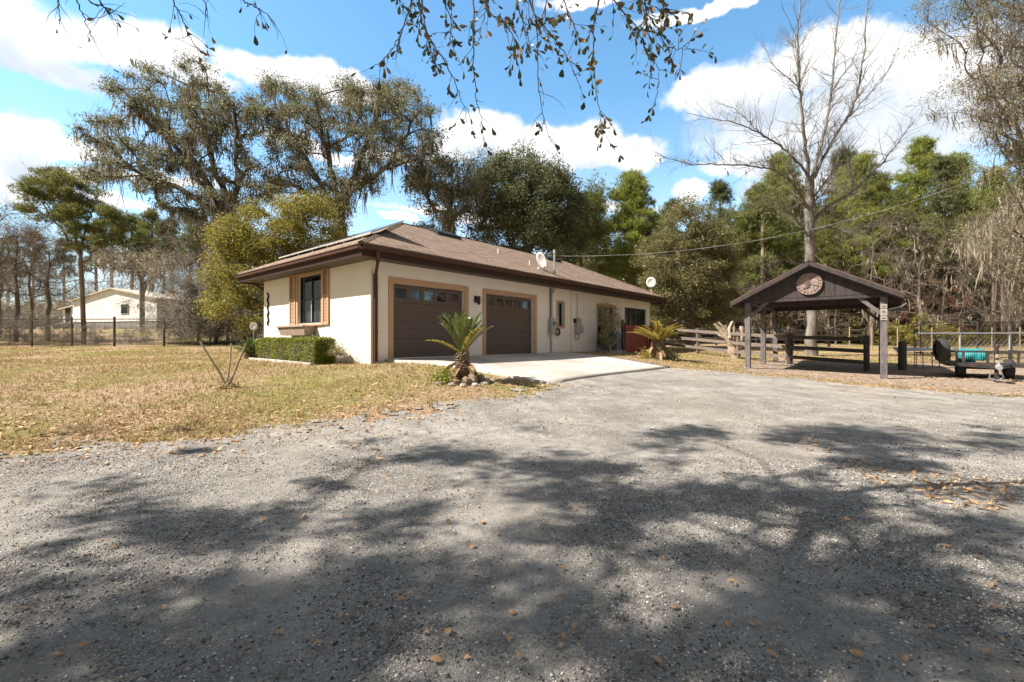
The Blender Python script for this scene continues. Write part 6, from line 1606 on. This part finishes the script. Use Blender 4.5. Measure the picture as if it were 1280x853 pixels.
def lawn_cover():
    rng=rs(310)
    # dry grass blades
    n=150000; Y=3+24*rng.uniform(0,1,n)**1.15; X=rng.uniform(-1.2,1.2,n)*Y
    def onlawn(X,Y):
        k=~inpoly(X,Y,gravel_poly); hp=[hw(0,0),hw(HL,0),hw(HL,-HWd),hw(0,-HWd)]
        k&=~inpoly(X,Y,hp); k&=~inpoly(X,Y,drive_poly); k&=~inpoly(X,Y,dirt_poly); return k
    k=onlawn(X,Y)&(rng.rand(n)<np.clip((fbm(X,Y,.5,31)-.22)*2.6,.12,1)); X,Y=X[k],Y[k]; n=len(X)
    g=np.c_[X,Y,gza(X,Y)]; h=rng.uniform(.015,.06,n)*(.6+fbm(X,Y,.4,33)); a=rng.uniform(0,6.28,n); w=.004+.0007*Y
    s=np.c_[np.cos(a),np.sin(a),0*a]*w[:,None]; lean=np.c_[rng.normal(0,.02,(n,2)),h]
    V=np.stack([g-s,g+s,g+lean],1).reshape(-1,3); Fc=np.arange(3*n).reshape(-1,3)
    o=npmesh('lawn_grass',V,Fc,'grass'); tag(o,'short patchy half dry lawn grass','grass',kind='stuff')
    # taller tufts
    m=2600; Y=5+22*rng.uniform(0,1,m)**1.2; X=rng.uniform(-1.2,1.2,m)*Y; k=onlawn(X,Y)&(fbm(X,Y,.45,35)>.5); X,Y=X[k],Y[k]
    X=np.repeat(X,14)+rng.normal(0,.035,len(X)*14); Y=np.repeat(Y,14)+rng.normal(0,.035,len(Y)*14); n=len(X)
    g=np.c_[X,Y,gza(X,Y)]; h=rng.uniform(.04,.12,n); a=rng.uniform(0,6.28,n); s=np.c_[np.cos(a),np.sin(a),0*a]*.006
    lean=np.c_[rng.normal(0,.035,(n,2)),h]; V=np.stack([g-s,g+s,g+lean],1).reshape(-1,3)
    o=npmesh('grass_tufts',V,np.arange(3*n).reshape(-1,3),'grass'); tag(o,'taller pale tufts in the lawn','grass',kind='stuff')
    # leaf litter on the lawn and in the dirt yard
    n=95000; Y=3+25*rng.uniform(0,1,n)**1.2; X=rng.uniform(-1.2,1.3,n)*Y
    sd=np.where(inpoly(X,Y,gravel_poly),1,-1)*np.minimum(pdist(X,Y,EDGE),pdist(X,Y,EDGE2))
    hp=[hw(0,0),hw(HL,0),hw(HL,-HWd),hw(0,-HWd)]
    dens=np.where(sd<0,.10+.85*np.exp(-((sd+1.0)/1.1)**2)+.25*(fbm(X,Y,.6,41)>.5),.65*np.exp(-(sd/.3))+.30*np.exp(-(sd/1.3)**2)*(fbm(X,Y,1.2,45)>.5))
    dens=np.where(inpoly(X,Y,dirt_poly),.8*(fbm(X,Y,.9,43)>.42)+.1,dens)
    dens=np.where((X>3.2)&(Y<5.8)&inpoly(X,Y,gravel_poly),.6*np.clip((fbm(X,Y,1.1,47)-.55)*9,0,1),dens)
    k=(rng.rand(n)<dens)&~inpoly(X,Y,hp)&~inpoly(X,Y,drive_poly); X,Y=X[k],Y[k]; n=len(X)
    P=np.c_[X,Y,gza(X,Y)+rng.uniform(.018,.04,n)]; V,Fc=leaves(rng,P,rng.uniform(.03,.07,(n,1)),.5,1.6)
    o=npmesh('leaf_litter',V,Fc,'litter'); tag(o,'scattered tan fallen leaves over the lawn edge and dirt yard','fallen leaves',kind='stuff')
lawn_cover()
def big_leaves():
    rng=rs(320)
    protos=[]
    for t in range(3):
        V=[];Fs=[]
        K=[(0,.0),(.18,.10),(.32,.30),(.45,.20),(.58,.40),(.70,.22),(.84,.26),(1,.0)] if t<2 else [(0,0),(.2,.16),(.4,.26),(.6,.27),(.8,.17),(.92,.08),(.97,.04),(1,0)]
        cur=lambda x,y,t=t:.10*math.sin(x*3.1)+.25*abs(y)*(1 if t else -.6)
        for x,y in K: V.append((x-.5,y,cur(x,y)))
        for x,y in K: V.append((x-.5,-y,cur(x,y)))
        for x,y in K: V.append((x-.5,0,cur(x,0)))
        for i in range(7): Fs+= [(i,16+i,17+i,i+1),(16+i,8+i,9+i,17+i)]
        me=bpy.data.meshes.new('oak_leaf'); me.from_pydata(V,[],Fs); me.materials.append(M['dry_leaf']); me.update(); protos.append(me)
    spots=[(148,850),(72,828),(187,745),(215,728),(390,773),(427,778),(350,800),(395,818),(500,757),(560,800),(650,832),(640,720),(676,682),(704,720),(775,690),(843,770),(914,735),(718,795),(722,803),(820,838),(1070,830),(1165,795),(1180,690),(1215,610),(1220,702),(530,616),(560,660),(602,660),(640,776),(330,655),(590,690),(1060,655),(1010,618),(765,606),(905,600),(430,652),(940,790),(965,830),(1130,760),(1245,770),(480,795),(545,838),(30,770),(105,700),(250,700),(1240,740),(300,740),(860,700)]
    for i in range(150): spots.append((rng.uniform(0,1280),rng.choice([rng.uniform(500,600),rng.uniform(560,850)])))
    c=0
    for u,v in spots:
        g=ground_at(u,v)
        if not inpoly(np.array([g[0]]),np.array([g[1]]),gravel_poly)[0]: continue
        me=protos[rng.randint(3)]; o=bpy.data.objects.new('oak_leaf',me); COL.objects.link(o)
        s=rng.uniform(.038,.06) if c<48 else rng.uniform(.024,.042); o.location=(g[0],g[1],g[2]+.032); o.scale=(s,s,s); o.rotation_euler=(rng.normal(0,.25),rng.normal(0,.25),rng.uniform(0,6.28))
        tag(o,'dry tan oak leaf fallen on the grey gravel drive','fallen leaf','dry leaves fallen on the gravel'); c+=1
big_leaves()

def apron_leaves():
    rng=rs(330)
    me=[m for m in bpy.data.meshes if m.name.startswith('oak_leaf')][0]
    for k in range(34):
        s_,t_=rng.uniform(1.2,7.4),5.3*rng.uniform(0,1)**.6; w=hw(s_,t_)
        o=bpy.data.objects.new('oak_leaf',me); COL.objects.link(o); o.location=(w[0],w[1],aprz(s_,t_)+.014); o.rotation_euler=(rng.normal(0,.2),rng.normal(0,.2),rng.uniform(0,6.28))
        q=rng.uniform(.04,.07); o.scale=(q,q,q); tag(o,'small dry brown leaf lying on the concrete apron','fallen leaf','dry leaves on the concrete apron')
apron_leaves()
